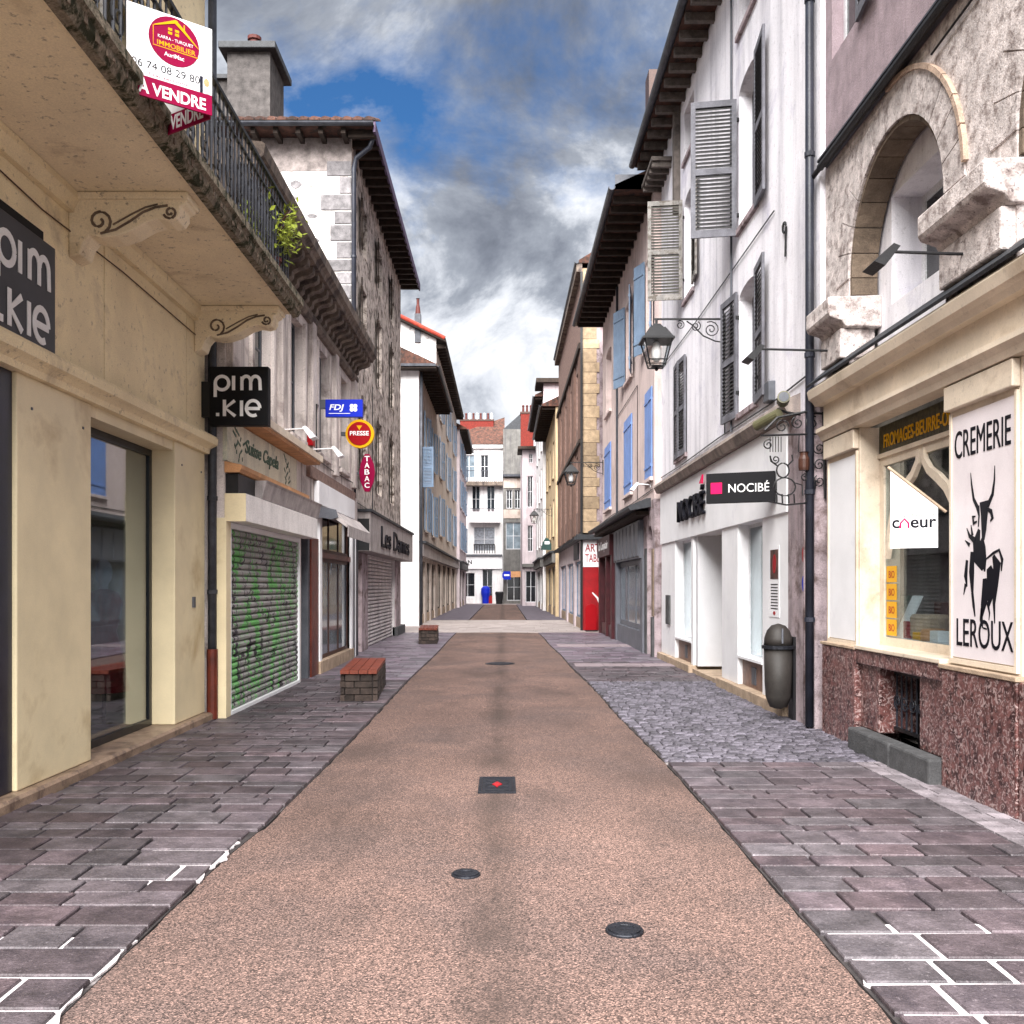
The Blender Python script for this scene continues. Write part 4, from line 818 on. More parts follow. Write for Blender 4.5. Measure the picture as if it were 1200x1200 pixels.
# ------------------------------------------------------------------ RIGHT: dairy shop in the old arcaded house
f = FR(3.5); r1 = thing('arcade_house', 'old granite house with round arches above the cream dairy shopfront, nearest on the right', 'building', (3.5, 7, 0))
AR = 1.04; arches = (8.47, 5.36)
m_ = MB(); ops = [(c-AR, c+AR, 3.6, 5.76) for c in arches]; wall(m_, f, 2, 10.2, 3.6, 6.1, ops, d0=-.26)
for c in arches: arch_fill(m_, f, c-AR, c+AR, 4.70, 5.76, -.26, 0, 20)
m_.build('arcade_wall', granite, r1)
for c in arches:
    n = 13
    def ring(r0, r1_, d0, d1, name, m, a0=0., a1=180., n=n, gap=.005):
        for i in range(n):
            p, q = R(a0+(a1-a0)*i/n)+gap, R(a0+(a1-a0)*(i+1)/n)-gap
            pts = [(c+r1_*math.cos(x), 4.70+r1_*math.sin(x)) for x in (p, (p+q)/2, q)]+[(c+r0*math.cos(x), 4.70+r0*math.sin(x)) for x in (q, (p+q)/2, p)]
            MB().uz(f, d0, d1, pts).build(name, m, r1)
    ring(AR-.005, AR+.33, -.02, .014, 'voussoir', granite)
    ring(AR-.05, AR-.007, -.27, -.012, 'soffit_stone', archstone)
    ring(AR+.332, AR+.375, -.02, .04, 'hood_mould', hoodm, 88, 176, 7)
    for s in (-1, 1):
        for k in range(1): part('jamb_stone', archstone, r1, f, *sorted((c+s*(AR-.05), c+s*(AR-.004))), -.27, -.012, 4.53, 4.695)
    # plastered back of the arch with a small window
    m2 = MB(); wall(m2, f, c-AR-.02, c+AR+.02, 3.6, 5.9, [(c-.55, c+.72, 4.35, 5.40)], d0=-.75, d1=-.30); m2.build('arch_infill', whitewall, r1)
    window(r1, f, c-.55, c+.72, 4.35, 5.40, winframe, darkpane, d=-.62, fr=.07, nu=2, nz=1)
imp = [(-.3, 4.20), (.06, 4.20), (.10, 4.26), (.22, 4.30), (.24, 4.34), (.24, 4.50), (-.3, 4.52)]
for a, b in ((9.42, 10.12), (6.36, 7.40), (3.4, 4.34)): MB().dz(f, a, b, imp).build('impost', granite, r1, bev=.015); part('pier_block', granite, r1, f, a+.06, b-.06, -.2, .10, 3.9, 4.2, bev=.015)
m_ = MB(); wall(m_, f, 2, 10.2, 6.1, 11.5, [(9.2, 10.0, 7.2, 9.2), (6.6, 7.6, 7.2, 9.2)]); m_.build('upper_wall', pinkrender, r1)
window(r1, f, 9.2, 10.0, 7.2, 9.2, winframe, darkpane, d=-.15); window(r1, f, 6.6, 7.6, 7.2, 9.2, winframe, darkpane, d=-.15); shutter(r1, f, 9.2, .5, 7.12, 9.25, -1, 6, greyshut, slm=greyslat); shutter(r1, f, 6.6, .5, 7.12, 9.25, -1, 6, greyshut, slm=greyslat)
core(r1, f, 2, 10.2, 6.1, 11.5, pinkrender, name='rear_wall'); part('rear_wall', pinkrender, r1, f, 2, 10.2, -8, -.76, 3.95, 6.1); part('end_wall', pinkrender, r1, f, 10.05, 10.2, -8, -.26, 0, 3.95)
roof(r1, f, 2, 10.2, 11.5, tilem, rafter=palewood, gut=zinc)
gt = MB().tube([f.P(2, .09, 6.14), f.P(10.1, .09, 6.10)], .042, 10).build('string_gutter', blackm, r1); MB().dz(f, 2, 10.15, [(0, 6.11), (.11, 6.17), (.11, 6.19), (0, 6.24)]).build('ledge', zinc, gt)
MB().tube([f.P(10.1, .09, 6.10), f.P(10.35, .12, 6.06), f.P(10.42, .12, 5.95), f.P(10.42, .12, 5.75)], .028, 8).build('spout', blackm, gt)
mb = MB(); rr = random.Random(8)
for z0_, y0_, y1_ in ((5.95, 2.5, 8.0),): mb.tube([f.P(y0_, .03, z0_+.35), f.P(4.6, .03, z0_+.12), f.P(6.4, .03, z0_+.02), f.P(7.6, .035, z0_-.05)], .01, 5)
mb.build('cable', blackm, r1)
# shopfront
sf = MB().dz(f, 2, 10.15, [(-.1, 3.53), (.13, 3.53), (.16, 3.57), (.20, 3.60), (.22, 3.68), (.20, 3.71), (-.1, 3.71)]).build('shop_cornice', shopcream, r1)
u = 2.0; rr = random.Random(6)
while u < 10.12: ww = min(rr.uniform(.18, .24), 10.14-u); MB().dz(f, u, u+ww-.004, [(.23, 3.72), (.24, 3.745), (.0, 3.94), (.0, 3.90)]).build('slate', slate, sf); u += ww
part('shop_fascia', shopcream, r1, f, 2, 10.12, -.1, .05, 3.28, 3.53); MB().dz(f, 2, 10.13, [(-.1, 3.15), (.07, 3.15), (.09, 3.2), (.13, 3.24), (.13, 3.28), (-.1, 3.28)]).build('architrave', shopcream, r1)
def pilaster(u0, u1, panelm):
    t = part('pilaster', shopcream, r1, f, u0, u1, -.4, 0, .97, 3.15, bev=.008); part('cap', shopcream, t, f, u0+.02, u1-.02, 0, .06, 2.95, 3.14, bev=.008)
    pn = part('panel', panelm, t, f, u0+.07, u1-.07, .0, .012, 1.05, 2.9); MB().box(f, u0+.035, u0+.065, 0, .022, 1.0, 2.93).box(f, u1-.065, u1-.035, 0, .022, 1.0, 2.93).box(f, u0+.065, u1-.065, 0, .022, 1.0, 1.04).build('panel_bead', shopcream, t); return pn
pilaster(9.22, 10.12, whitep); pn = pilaster(6.33, 7.36, panelpink); pilaster(3.5, 4.3, panelpink)
text(f, 'CREMERIE', 6.85, .014, 2.57, .80, .21, ink, pn, ext=.002); text(f, 'LEROUX', 6.82, .014, 1.14, .80, .21, ink, pn, ext=.002)
# the ink drawing of a cow on the panel
mb = MB()
def S(pts, ws): ribbon(mb, f, .0125, [(6.84-p, 1.45+q) for p, q in pts], [x*1.7 for x in ws], .0015)
S([(-.06, .72), (-.12, .79), (-.15, .90), (-.165, .99)], [.022, .018, .012, .004]); S([(.08, .72), (.15, .80), (.175, .90), (.18, 1.0)], [.024, .02, .012, .004])
S([(-.06, .73), (-.04, .66), (-.05, .58)], [.03, .012, .008]); S([(.03, .76), (.035, .66), (.03, .56), (.02, .48)], [.07, .055, .04, .02]); S([(.08, .70), (.13, .68), (.15, .63), (.12, .61)], [.015, .022, .02, .008]); S([(-.09, .66), (-.13, .66), (-.12, .61), (-.07, .62)], [.006, .018, .018, .008])
S([(-.04, .56), (-.08, .47), (-.05, .36), (.02, .27)], [.02, .06, .09, .03]); S([(-.05, .45), (.0, .40), (.03, .33), (.04, .25)], [.1, .07, .04, .01]); S([(-.14, .40), (-.15, .25), (-.14, .10)], [.03, .045, .02]); S([(-.14, .10), (-.12, 0), (-.10, -.08)], [.02, .02, .008])
S([(.04, .20), (.05, .08), (.02, .0), (.0, -.08), (.01, -.16)], [.03, .06, .04, .015, .008]); S([(.10, .28), (.14, .20), (.12, .08), (.10, .0)], [.04, .08, .05, .01]); S([(.16, .36), (.21, .30), (.19, .15), (.17, .02), (.18, -.12)], [.02, .06, .04, .02, .006])
S([(.06, .34), (.16, .38), (.24, .40), (.28, .33), (.27, .25)], [.006, .012, .012, .02, .006]); S([(-.10, .48), (-.18, .52), (-.22, .58)], [.03, .018, .004]); S([(-.14, .52), (-.16, .60)], [.02, .004]); S([(-.18, .45), (-.25, .49)], [.02, .004]); S([(-.22, .34), (-.24, .22), (-.22, .14)], [.02, .03, .008]); S([(-.24, .16), (-.27, .08)], [.02, .006])
S([(.0, -.02), (-.02, -.10), (-.01, -.14)], [.02, .012, .006]); S([(.02, -.16), (.07, -.165)], [.008, .006]); S([(.08, .03), (.11, -.05), (.10, -.10)], [.02, .01, .004])
mb.build('cow_drawing', ink, pn)
# window with ogee tracery
ww0, ww1 = 7.36, 9.22; D = -.22
wf = window(r1, f, ww0, ww1, 1.0, 2.86, shopcream, shopglass, d=D, fr=.10, nu=1, nz=1, name='shop_window')
gf = mat('olive_frieze', (.10, .085, .03), .5, .6, 25, bump=.2); tp = part('frieze', gf, r1, f, ww0, ww1, D-.03, D+.03, 2.86, 3.15); part('frieze_frame', shopcream, tp, f, ww0, ww1, D+.03, D+.05, 2.84, 2.88); text(f, 'FROMAGES-BEURRE-OEUFS', 8.3, D+.032, 2.93, 1.6, .13, yellowsign, tp, bold=.01)
mb = MB(); uc = 8.29
for s in (-1, 1):
    pts = [(uc+s*p, q) for p, q in ((.03, 2.80), (.06, 2.70), (.16, 2.60), (.32, 2.52), (.48, 2.42), (.60, 2.28), (.68, 2.10), (.70, 1.95), (.73, 1.86))]; ribbon(mb, f, D+.0, pts, [.07, .06, .07, .08, .08, .07, .06, .05, .03], .045)
mb.build('tracery', shopcream, wf)
rm = MB().box(f, 6.0, 10.1, -2.6, -2.5, .1, 3.5).box(f, 6.0, 6.1, -2.5, -.4, .1, 3.5).box(f, 9.95, 10.04, -2.5, -.4, .1, 3.5).box(f, 6.0, 10.1, -2.5, -.4, 3.2, 3.3).box(f, 6.1, 9.95, -2.5, -.41, .1, .12); rm.build('shop_interior', darkroom, r1)
part('display_shelf', whitep, r1, f, ww0, 9.9, -.9, D-.05, 1.04, 1.10)
# marble base
def mar(*a, b=.012): return part('marble_block', marble, r1, f, *a, bev=b)
mar(9.2, 10.14, -.4, .06, 0, .97); mar(6.3, 7.38, -.4, .06, 0, .95); mar(3.0, 6.29, -.4, .05, 0, .95); mar(7.38, 9.2, -.4, .05, .84, .98); mar(8.75, 9.2, -.4, .0, .22, .84); mar(7.38, 7.9, -.4, .0, .22, .84); part('plinth_cap', basem, r1, f, 9.18, 10.16, -.3, .075, .97, 1.0, bev=.006); part('plinth_cap', basem, r1, f, 6.28, 7.40, -.3, .075, .95, .985, bev=.006); part('window_sill', shopcream, r1, f, 7.38, 9.2, D, .07, .98, 1.02, bev=.008)
part('niche', blackm, r1, f, 7.9, 8.75, -.4, -.36, .1, .84)
gr = MB().box(f, 7.92, 8.73, -.16, -.13, .26, .29).box(f, 7.92, 8.73, -.16, -.13, .78, .81).build('cellar_grille', blackm, r1)
for k in range(8): MB().tube([f.P(7.96+k*.105, -.145, .28), f.P(7.96+k*.105, -.145, .79)], .009, 5).build('bar', ironblue, gr)
for k in range(5): mb = MB(); ftube(mb, f, -.135, spiral((8.02+k*.16, .53), .075, .015, k*1.2, 1.4), .008); mb.build('scroll', ironblue, gr)
part('step', stepm, r1, f, 8.15, 9.12, .0, .16, 0, .23, bev=.02); part('step', stepm, r1, f, 7.38, 8.14, .0, .16, 0, .23, bev=.02)
# shop window goods
t = thing('poster_strip', 'column of yellow stickers inside the left edge of the dairy window', 'poster', f.P(9.0, D-.03, 1.05))
for k in range(4): part('sticker', yellowsign, t, f, 8.86, 9.09, D+.008, D+.011, 1.12+k*.17, 1.275+k*.17); text(f, 'BIO', 8.97, D+.0115, 1.16+k*.17, .13, .07, redsign, t, ext=.001)
def lump(name, label, cat, u, d, z, prof, m):
    c = f.P(u, d, z); t = MB().lathe(c, prof, 16).build(name, m, origin=c, smooth=False); tag(t, label, cat); return t
lump('cheese_wheel', 'round tan cheese on the dairy window shelf', 'cheese', 8.72, -.46, 1.10, [(.15, 0), (.17, .03), (.17, .20), (.15, .23)], basem); lump('cheese_wheel', 'small orange cheese on the dairy window shelf', 'cheese', 8.42, -.36, 1.10, [(.10, 0), (.11, .02), (.11, .09), (.09, .11)], orangeled)
for k, (u, m, lb) in enumerate(((9.35, greentext, 'tilted pale bottle board left in the dairy window'), (9.08, whitep, 'tilted white bottle board in the middle of the dairy window'))):
    c = f.P(u, -.5, 1.1); t = MB().add([f.P(u-.1, -.32, 1.1), f.P(u+.1, -.32, 1.1), f.P(u+.1, -.50, 1.5), f.P(u-.1, -.50, 1.5), f.P(u-.1, -.34, 1.1), f.P(u+.1, -.34, 1.1), f.P(u+.1, -.52, 1.5), f.P(u-.1, -.52, 1.5)], [(0, 1, 2, 3), (4, 5, 6, 7), (0, 1, 5, 4), (1, 2, 6, 5), (2, 3, 7, 6), (3, 0, 4, 7)]).build('display_board', m, origin=c); tag(t, lb, 'display board')
t = thing('sticker_column', 'blue and purple stickers inside the right edge of the dairy window', 'poster', f.P(7.5, D-.03, 1.1))
for k, m in enumerate((signgrey, burgundy, crimson, greentext, bluesign)): part('sticker', m, t, f, 7.50, 7.66, D+.008, D+.011, 1.10+k*.15, 1.24+k*.15)
# banner on its slanted pole
t = thing('shop_banner', 'white banner with dark letters on a slanted pole in front of the dairy window', 'banner', (3.46, 7.4, 2.2))
p0, p1 = Vector((3.50, 7.42, 2.18)), Vector((3.12, 7.62, 2.56)); MB().tube([p0, p1], .012, 8).build('pole', basem, t)
g = F(p1.x, p1.y, ((p0-p1).x/(p0-p1).xy.length, (p0-p1).y/(p0-p1).xy.length), (0, 0)); g.n = (g.u[1], -g.u[0]); Lb = (p0-p1).xy.length; sl_ = (p0.z-p1.z)/Lb
MB().uz(g, -.003, .003, [(.02, 1.90), (.37, 1.90), (.37, 2.545+sl_*.37), (.02, 2.545+sl_*.02)]).build('cloth', whitep, t)
text(g, 'c', .06, .004, 2.06, .055, .07, ink, t, ext=.0006, bold=.02); text(g, 'eur', .265, .004, 2.06, .19, .07, ink, t, ext=.0006, bold=.02); mb = MB(); ribbon(mb, g, .004, [(.095, 2.06), (.095, 2.10), (.125, 2.135), (.155, 2.10), (.155, 2.06)], .016, .001); mb.build('house_mark', pinkaccent, t)
text(g, 'Limousin', .23, .004, 2.15, .22, .035, greentext, t, ext=.0006); text(g, 'vivre, acheter, se rencontrer', .19, .004, 2.015, .30, .018, ink, t, ext=.0006); text(g, 'centre ville', .2, .004, 1.985, .14, .014, ink, t, ext=.0006)
# black spotlights on arms
spot('black spotlight on a long arm above the dairy cornice beside the arch', f, 6.95, 4.05, .62, blackm, .12); spot('black spotlight on an arm at the drainpipe end of the dairy cornice', f, 9.85, 4.06, .80, blackm, .12)
downpipe('blue grey drainpipe between the dairy house and the white perfume shop house', [(3.36, 10.3, 11), (3.36, 10.3, 5), (3.36, 10.3, .05)], .047, pipem, loops=(1.2, 2.6, 4.1, 6.3, 8))
downpipe('thin rusty pipe beside the blue grey drainpipe', [(3.38, 10.5, 3.5), (3.38, 10.5, 2), (3.38, 10.5, .05)], .025, pinkpillar)

# ------------------------------------------------------------------ RIGHT: white house with the perfume shop
f = FR(3.45); r2 = thing('white_house', 'stained white house with grey louvred shutters above the perfume shop', 'house', (3.45, 15.3, 0))
ops = [(12.75, 13.75, 6.8, 8.9), (12.75, 13.75, 4.1, 5.9), (12.75, 13.75, 9.65, 10.6), (17.0, 17.9, 7.0, 8.95), (17.65, 18.75, 4.1, 6.0), (17.0, 17.9, 9.65, 10.6)]
m_ = MB(); wall(m_, f, 10.22, 20.5, 3.6, 10.95, ops)
for o in ops[:2]+ops[3:5]: arch_fill(m_, f, o[0], o[1], o[3]-.14, o[3], -.35, 0, 8)
m_.build('wall', whitewall, r2); core(r2, f, 10.22, 20.5, 3.6, 10.95, whitewall)
for o in ops: window(r2, f, o[0], o[1], o[2], o[3], greyframe, darkpane, d=-.22, nu=2, nz=3); sill(r2, f, o[0], o[1], o[2], pinkpillar, d=.05)
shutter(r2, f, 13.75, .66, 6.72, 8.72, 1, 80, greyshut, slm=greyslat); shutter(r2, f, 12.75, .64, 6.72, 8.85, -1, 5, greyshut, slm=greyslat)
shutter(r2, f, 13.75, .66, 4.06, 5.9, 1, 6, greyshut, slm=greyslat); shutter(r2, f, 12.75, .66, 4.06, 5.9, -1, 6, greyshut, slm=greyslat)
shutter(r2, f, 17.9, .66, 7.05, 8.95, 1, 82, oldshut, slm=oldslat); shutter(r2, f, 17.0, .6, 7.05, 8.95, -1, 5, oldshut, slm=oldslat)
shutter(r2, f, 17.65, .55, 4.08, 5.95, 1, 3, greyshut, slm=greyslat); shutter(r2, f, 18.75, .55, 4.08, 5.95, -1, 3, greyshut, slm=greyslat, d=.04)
rf = roof(r2, f, 10.3, 20.9, 10.95, tilem, ov=.5, rafter=palewood, gut=zinc, step=.5)
part('roof_post', palewood, r2, f, 18.3, 18.5, .0, .12, 8.9, 10.9); part('eave_hood', palewood, r2, f, 19.2, 20.6, .0, .42, 10.3, 10.38)
for k in range(5): part('hood_rafter', palewood, r2, f, 19.25+k*.3, 19.33+k*.3, .0, .40, 10.19, 10.297)
MB().tube([f.P(14.1, .03, 10.8), f.P(14.1, .03, 3.9)], .018, 6).build('cable_pipe', greyframe, r2)
mb = MB(); ftube(mb, f, .02, [(11.42, 5.6), (11.40, 5.85)]+spiral((11.46, 5.98), .085, .04, R(200), .95), .014); mb.build('iron_anchor', blackm, r2)
# shopfront
MB().dz(f, 10.9, 20.3, [(-.1, 3.58), (.14, 3.58), (.17, 3.64), (.20, 3.70), (.18, 3.76), (-.0, 3.84), (-.1, 3.84)]).build('shop_cornice', mat('stained_cornice', (.40, .33, .29), .9, .25, 4, bump=.4, streak=.6, speck=.3), r2)
fa = part('shop_fascia', whitep, r2, f, 11.25, 20.3, -.35, .06, 2.48, 3.575, bev=.006)
text(f, 'NOCIBÉ', 16.85, .10, 2.80, 2.3, .50, ink, fa, ext=.03, bold=.0); MB().uz(f, .1, .13, [(15.75, 3.31), (15.95, 3.33), (15.72, 3.46)]).build('accent_mark', pinkaccent, fa)
for a, b in ((18.7, 20.3), (16.92, 17.1), (13.7, 14.7), (11.25, 12.4)): part('pillar', whitep, r2, f, a, b, -.5, .03, .16, 2.48, bev=.006)
part('pillar', pinkpillar, r2, f, 10.32, 11.22, -.35, .05, 0, 3.57, bev=.01)
for a, b in ((17.1, 18.7), (12.4, 13.7)): window(r2, f, a, b, .55, 2.48, winframe, shopglass, d=-.15, nu=1, nz=1, fr=.05, name='shop_window'); part('riser', stallm, r2, f, a, b, -.5, -.04, .16, .55); part('vent', greyframe, r2, f, (a+b)/2-.1, (a+b)/2+.1, -.04, -.025, .22, .46); part('window_sill', whitep, r2, f, a, b, -.5, .04, .55, .585)
part('entry_side', mat('grey_white_panel', (.60, .60, .62), .4, .05, 2, bump=.03), r2, f, 16.7, 16.92, -1.4, -.01, .16, 2.48); part('entry_side', MC['grey_white_panel'], r2, f, 14.7, 14.9, -1.4, -.5, .16, 2.48); window(r2, f, 14.9, 16.7, .16, 2.48, winframe, darkpane, d=-1.35, nu=2, nz=1, name='shop_door')
part('base_step', basem, r2, f, 16.9, 20.35, -.5, .12, 0, .16, bev=.01); part('base_step', basem, r2, f, 11.22, 14.72, -.5, .12, 0, .16, bev=.01); part('base_step', basem, r2, f, 14.73, 16.89, -1.4, .05, 0, .1)
part('ceiling', whitep, r2, f, 11.25, 20.3, -2.5, -.36, 2.5, 2.6); MB().box(f, 11, 20.3, -2.6, -2.5, 0, 3.6).box(f, 11, 11.2, -2.5, -.36, 0, 3.6).box(f, 20.1, 20.3, -2.5, -.5, 0, 3.6).box(f, 11.2, 20.1, -2.5, -.51, .0, .06).box(f, 14.0, 14.1, -2.5, -.55, .0, 2.5).box(f, 16.95, 17.05, -2.5, -1.42, .0, 2.5).build('shop_interior', mat('shop_room', (.34, .33, .32), .8, .3, 2), r2)
for u in (12.6, 17.3):
    for k in range(4): part('shelf', curtainpane, r2, f, u, u+1.0, -1.5, -1.1, .5+k*.5, .53+k*.5)
g = F(0, 0, (1, 0), (0, -1)); ax = Vector((3.36-2.58, 11.62-11.95)).normalized(); g = F(2.58, 11.95, tuple(ax), (ax.y, -ax.x)); Lg = math.hypot(.78, .33)
t = thing('projecting_sign', 'black oblong projecting sign with pink square on the perfume shop', 'sign', (3.3, 11.7, 2.6)); part('sign_board', burgundy if False else signblack, t, g, 0, Lg, -.08, 0, 2.64, 3.02, bev=.005); part('pink_square', pinkaccent, t, g, .06, .20, .0, .006, 2.76, 2.90); text(g, 'NOCIBÉ', .53, .001, 2.77, .50, .135, white, t, bold=.0); part('bracket', blackm, t, g, Lg, Lg+.1, -.06, -.02, 2.78, 2.88)
t = thing('poster', 'small poster of a red figure on the white pillar above the litter bin', 'poster', f.P(11.7, .03, 1.2)); part('sheet', whitep, t, f, 11.62, 12.05, .032, .037, 1.2, 2.10); part('picture', mat('poster_brown', (.14, .06, .045), .5, .6, 9, bump=0), t, f, 11.66, 12.0, .037, .04, 1.68, 2.05)
disc(MB(), f, .04, .042, 11.82, 1.87, .07, .12).build('red_figure', redsign, t); mb = MB()
for k in range(9): mb.box(f, 11.68, 11.98, .037, .039, 1.30+k*.038, 1.315+k*.038)
mb.build('text_lines', signgrey, t); disc(MB(), f, .037, .04, 11.83, 1.25, .05, .025).build('logo', redsign, t)
for k, (z, m, lb) in enumerate(((1.95, reddoor, 'round red sticker high on the stained pillar by the drainpipe'), (1.62, bluesign, 'blue sticker on the stained pillar by the drainpipe'))):
    o = disc(MB(), f, .052, .055, 10.6, z, .08, .10).build('sticker', m, origin=f.P(10.6, .05, z)); tag(o, lb, 'sticker')
# floodlight and loudspeaker above the shop
t = thing('floodlight', 'pair of olive cylinder floodlights under the cornice by the drainpipe', 'floodlight', f.P(10.9, .1, 3.6)); p = f.P
MB().tube([p(10.75, .0, 3.55), p(10.75, .2, 3.58), p(10.75, .32, 3.62)], .015, 6).build('bracket', blackm, t); olive = mat('olive_metal', (.20, .19, .10), .5, .2, 5, bump=.1)
MB().tube([p(10.65, .32, 3.55), p(10.95, .50, 3.46)], .062, 14).build('lamp', olive, t); MB().tube([p(10.72, .26, 3.70), p(10.55, .30, 3.72)], .07, 14).build('lamp', olive, t); MB().tube([p(10.548, .30, 3.72), p(10.54, .302, 3.72)], .055, 14).build('lens', greyframe, t)
# wrought iron dairy sign
g = FF(10.28); t = thing('wrought_iron_sign', 'lacy black wrought iron hanging sign with milk churn beside the drainpipe', 'sign', (3.45, 10.28, 3.5)); mb = MB()
ftube(mb, g, 0, [(3.50, 3.48), (3.30, 3.50), (3.0, 3.44), (2.86, 3.30)], .014); ftube(mb, g, 0, [(2.82, 3.24), (3.52, 3.26)], .012); ftube(mb, g, 0, [(3.50, 3.5), (3.52, 2.55)], .014); ftube(mb, g, 0, [(2.9, 2.52), (3.1, 2.48), (3.3, 2.50), (3.40, 2.6), (3.42, 2.75)], .010)
for c, r, a, tn in (((3.05, 3.34), .08, 0, 1.5), ((3.22, 3.38), .07, 2, 1.5), ((3.38, 3.38), .08, 1, 1.5), ((3.46, 3.10), .07, 3, 1.5), ((3.46, 2.92), .07, 0, 1.5), ((3.46, 2.74), .07, 2, 1.5), ((2.90, 3.14), .06, 1, 1.4), ((3.35, 2.62), .06, 4, 1.4), ((2.98, 2.98), .05, 3, 1.4), ((3.30, 2.78), .05, 0, 1.4)): ftube(mb, g, 0, spiral(c, r, .012, a, tn, 18), .008)
for k in range(5): ftube(mb, g, 0, [(2.92+k*.03, 3.23), (2.92+k*.03, 3.06)], .005)
mb.build('scrollwork', blackm, t); mb = MB()   # outline of the cow
ftube(mb, g, 0, [(3.08+.12*math.cos(a*.449), 2.68+.10*math.sin(a*.449)) for a in range(15)], .009); ftube(mb, g, 0, [(3.06+.07*math.cos(a*.449), 2.86+.08*math.sin(a*.449)) for a in range(15)], .009); ftube(mb, g, 0, [(3.0, 2.91), (2.93, 2.96), (2.92, 3.02)], .009); ftube(mb, g, 0, [(3.11, 2.91), (3.17, 2.97), (3.16, 3.03)], .009)
for x in (2.99, 3.05, 3.12, 3.18): ftube(mb, g, 0, [(x, 2.60), (x+.005, 2.50)], .009)
ftube(mb, g, 0, [(3.20, 2.72), (3.27, 2.70), (3.28, 2.58)], .007); mb.build('cow_outline', blackm, t)
MB().lathe((3.29, 10.28, 2.86), [(.055, 0), (.06, .03), (.06, .12), (.045, .16), (.045, .19), (.055, .20)], 12).build('milk_churn', brownframe, t); mb = MB(); ftube(mb, g, 0, [(3.23, 3.06), (3.24, 3.25)], .006); ftube(mb, g, 0, [(3.35, 3.06), (3.34, 3.25)], .006); mb.build('hanger', blackm, t)
# litter bin
bx, by = 3.22, 11.0; t = thing('litter_bin', 'domed brown litter bin on a black post at the perfume shop pillar', 'litter bin', (bx+.17, by, .0))
MB().lathe((bx, by, .16), [(.05, 0), (.10, .02), (.145, .14), (.155, .3), (.165, .70)], 20).build('bin_body', binm, t, smooth=True); MB().lathe((bx, by, .86), [(.19, 0), (.19, .035), (.17, .04)], 20).build('rim', castiron, t)
MB().lathe((bx, by, .90), [(.165, 0), (.16, .08), (.13, .17), (.08, .23), (.0, .255)], 20).build('lid', binm, t, smooth=True); MB().wbox(bx+.15, bx+.20, by-.09, by+.09, .03, 1.0).build('post', blackm, t)
MB().wbox(bx-.008, bx+.008, by-.173, by-.15, .93, 1.10).build('highlight_strip', greyshop, t)

# lanterns
def lantern(label, f, u, z, arm, s=1., m=blackm):
    t = thing('street_lantern', label, 'street lamp', f.P(u, 0, z), 'wall lanterns'); g = F(*f.P(u, 0, 0)[:2], f.n, f.u)   # g: u runs out from the wall
    a = MB(); a.box(g, 0, arm, -.014, .014, z-.012, z+.014); a.build('arm', m, t); part('wall_plate', m, t, g, .0, .03, -.03, .03, z-.42, z+.08)
    sc = MB()
    for c, r, st_, tn in (((.22, -.16), .13, R(60), 1.9), ((.46, -.11), .08, R(120), 1.6), ((.70, -.09), .07, R(60), 1.6)): ftube(sc, g, 0, [(p*1., z+q) for p, q in spiral(c, r, .015, st_, tn, 22)], .009)
    ftube(sc, g, 0, [(.03, z-.36), (.16, z-.34), (.34, z-.26), (.5, z-.10), (.6, z-.03)], .011); sc.build('scrollwork', m, t)
    cx_, cy_, _ = g.P(arm-.03, 0, 0)
    MB().tube([(cx_, cy_, z), (cx_, cy_, z-.08)], .02, 8).build('hanger', m, t)
    def sq(r0, r1, z0, z1, name, m_, par): 
        vs = [(cx_+sx*r0, cy_+sy*r0, z0) for sx, sy in ((-1, -1), (1, -1), (1, 1), (-1, 1))]+[(cx_+sx*r1, cy_+sy*r1, z1) for sx, sy in ((-1, -1), (1, -1), (1, 1), (-1, 1))]
        return MB().add(vs, [(0, 3, 2, 1), (4, 5, 6, 7), (0, 1, 5, 4), (1, 2, 6, 5), (2, 3, 7, 6), (3, 0, 4, 7)]).build(name, m_, par)
    zt = z-.08; sq(.10, .05, zt-.07, zt, 'crown', m, t); sq(.23, .12, zt-.24, zt-.07, 'roof', m, t); sq(.245, .245, zt-.27, zt-.24, 'roof_rim', m, t)
    fr = MB(); zb = zt-.66
    for sx, sy in ((-1, -1), (1, -1), (1, 1), (-1, 1)): fr.tube([(cx_+sx*.21, cy_+sy*.21, zt-.27), (cx_+sx*.115, cy_+sy*.115, zb)], .012, 5)
    for q, zq in ((.135, zb+.09), (.115, zb)): fr.tube([(cx_+sx*q, cy_+sy*q, zq) for sx, sy in ((-1, -1), (1, -1), (1, 1), (-1, 1), (-1, -1))], .011, 5)
    fo = fr.build('frame', m, t); cs = ((-1, -1), (1, -1), (1, 1), (-1, 1), (-1, -1))
    for (ax_, ay_), (bx_, by_) in zip(cs, cs[1:]): MB().add([(cx_+ax_*.205, cy_+ay_*.205, zt-.27), (cx_+bx_*.205, cy_+by_*.205, zt-.27), (cx_+bx_*.113, cy_+by_*.113, zb), (cx_+ax_*.113, cy_+ay_*.113, zb)], [(0, 1, 2, 3)]).build('pane', lampglass, fo)
    MB().lathe((cx_, cy_, zt-.58), [(.04, 0), (.075, .06), (.08, .16), (.05, .28), (.02, .31)], 12).build('bulb', whitep, t, smooth=True); MB().lathe((cx_, cy_, zb-.07), [(.0, 0), (.03, .02), (.02, .05), (.10, .07)], 10).build('finial', m, t)
lantern('near black lantern on a scrolled arm between the shutters of the white house', f, 14.6, 5.74, 1.10)

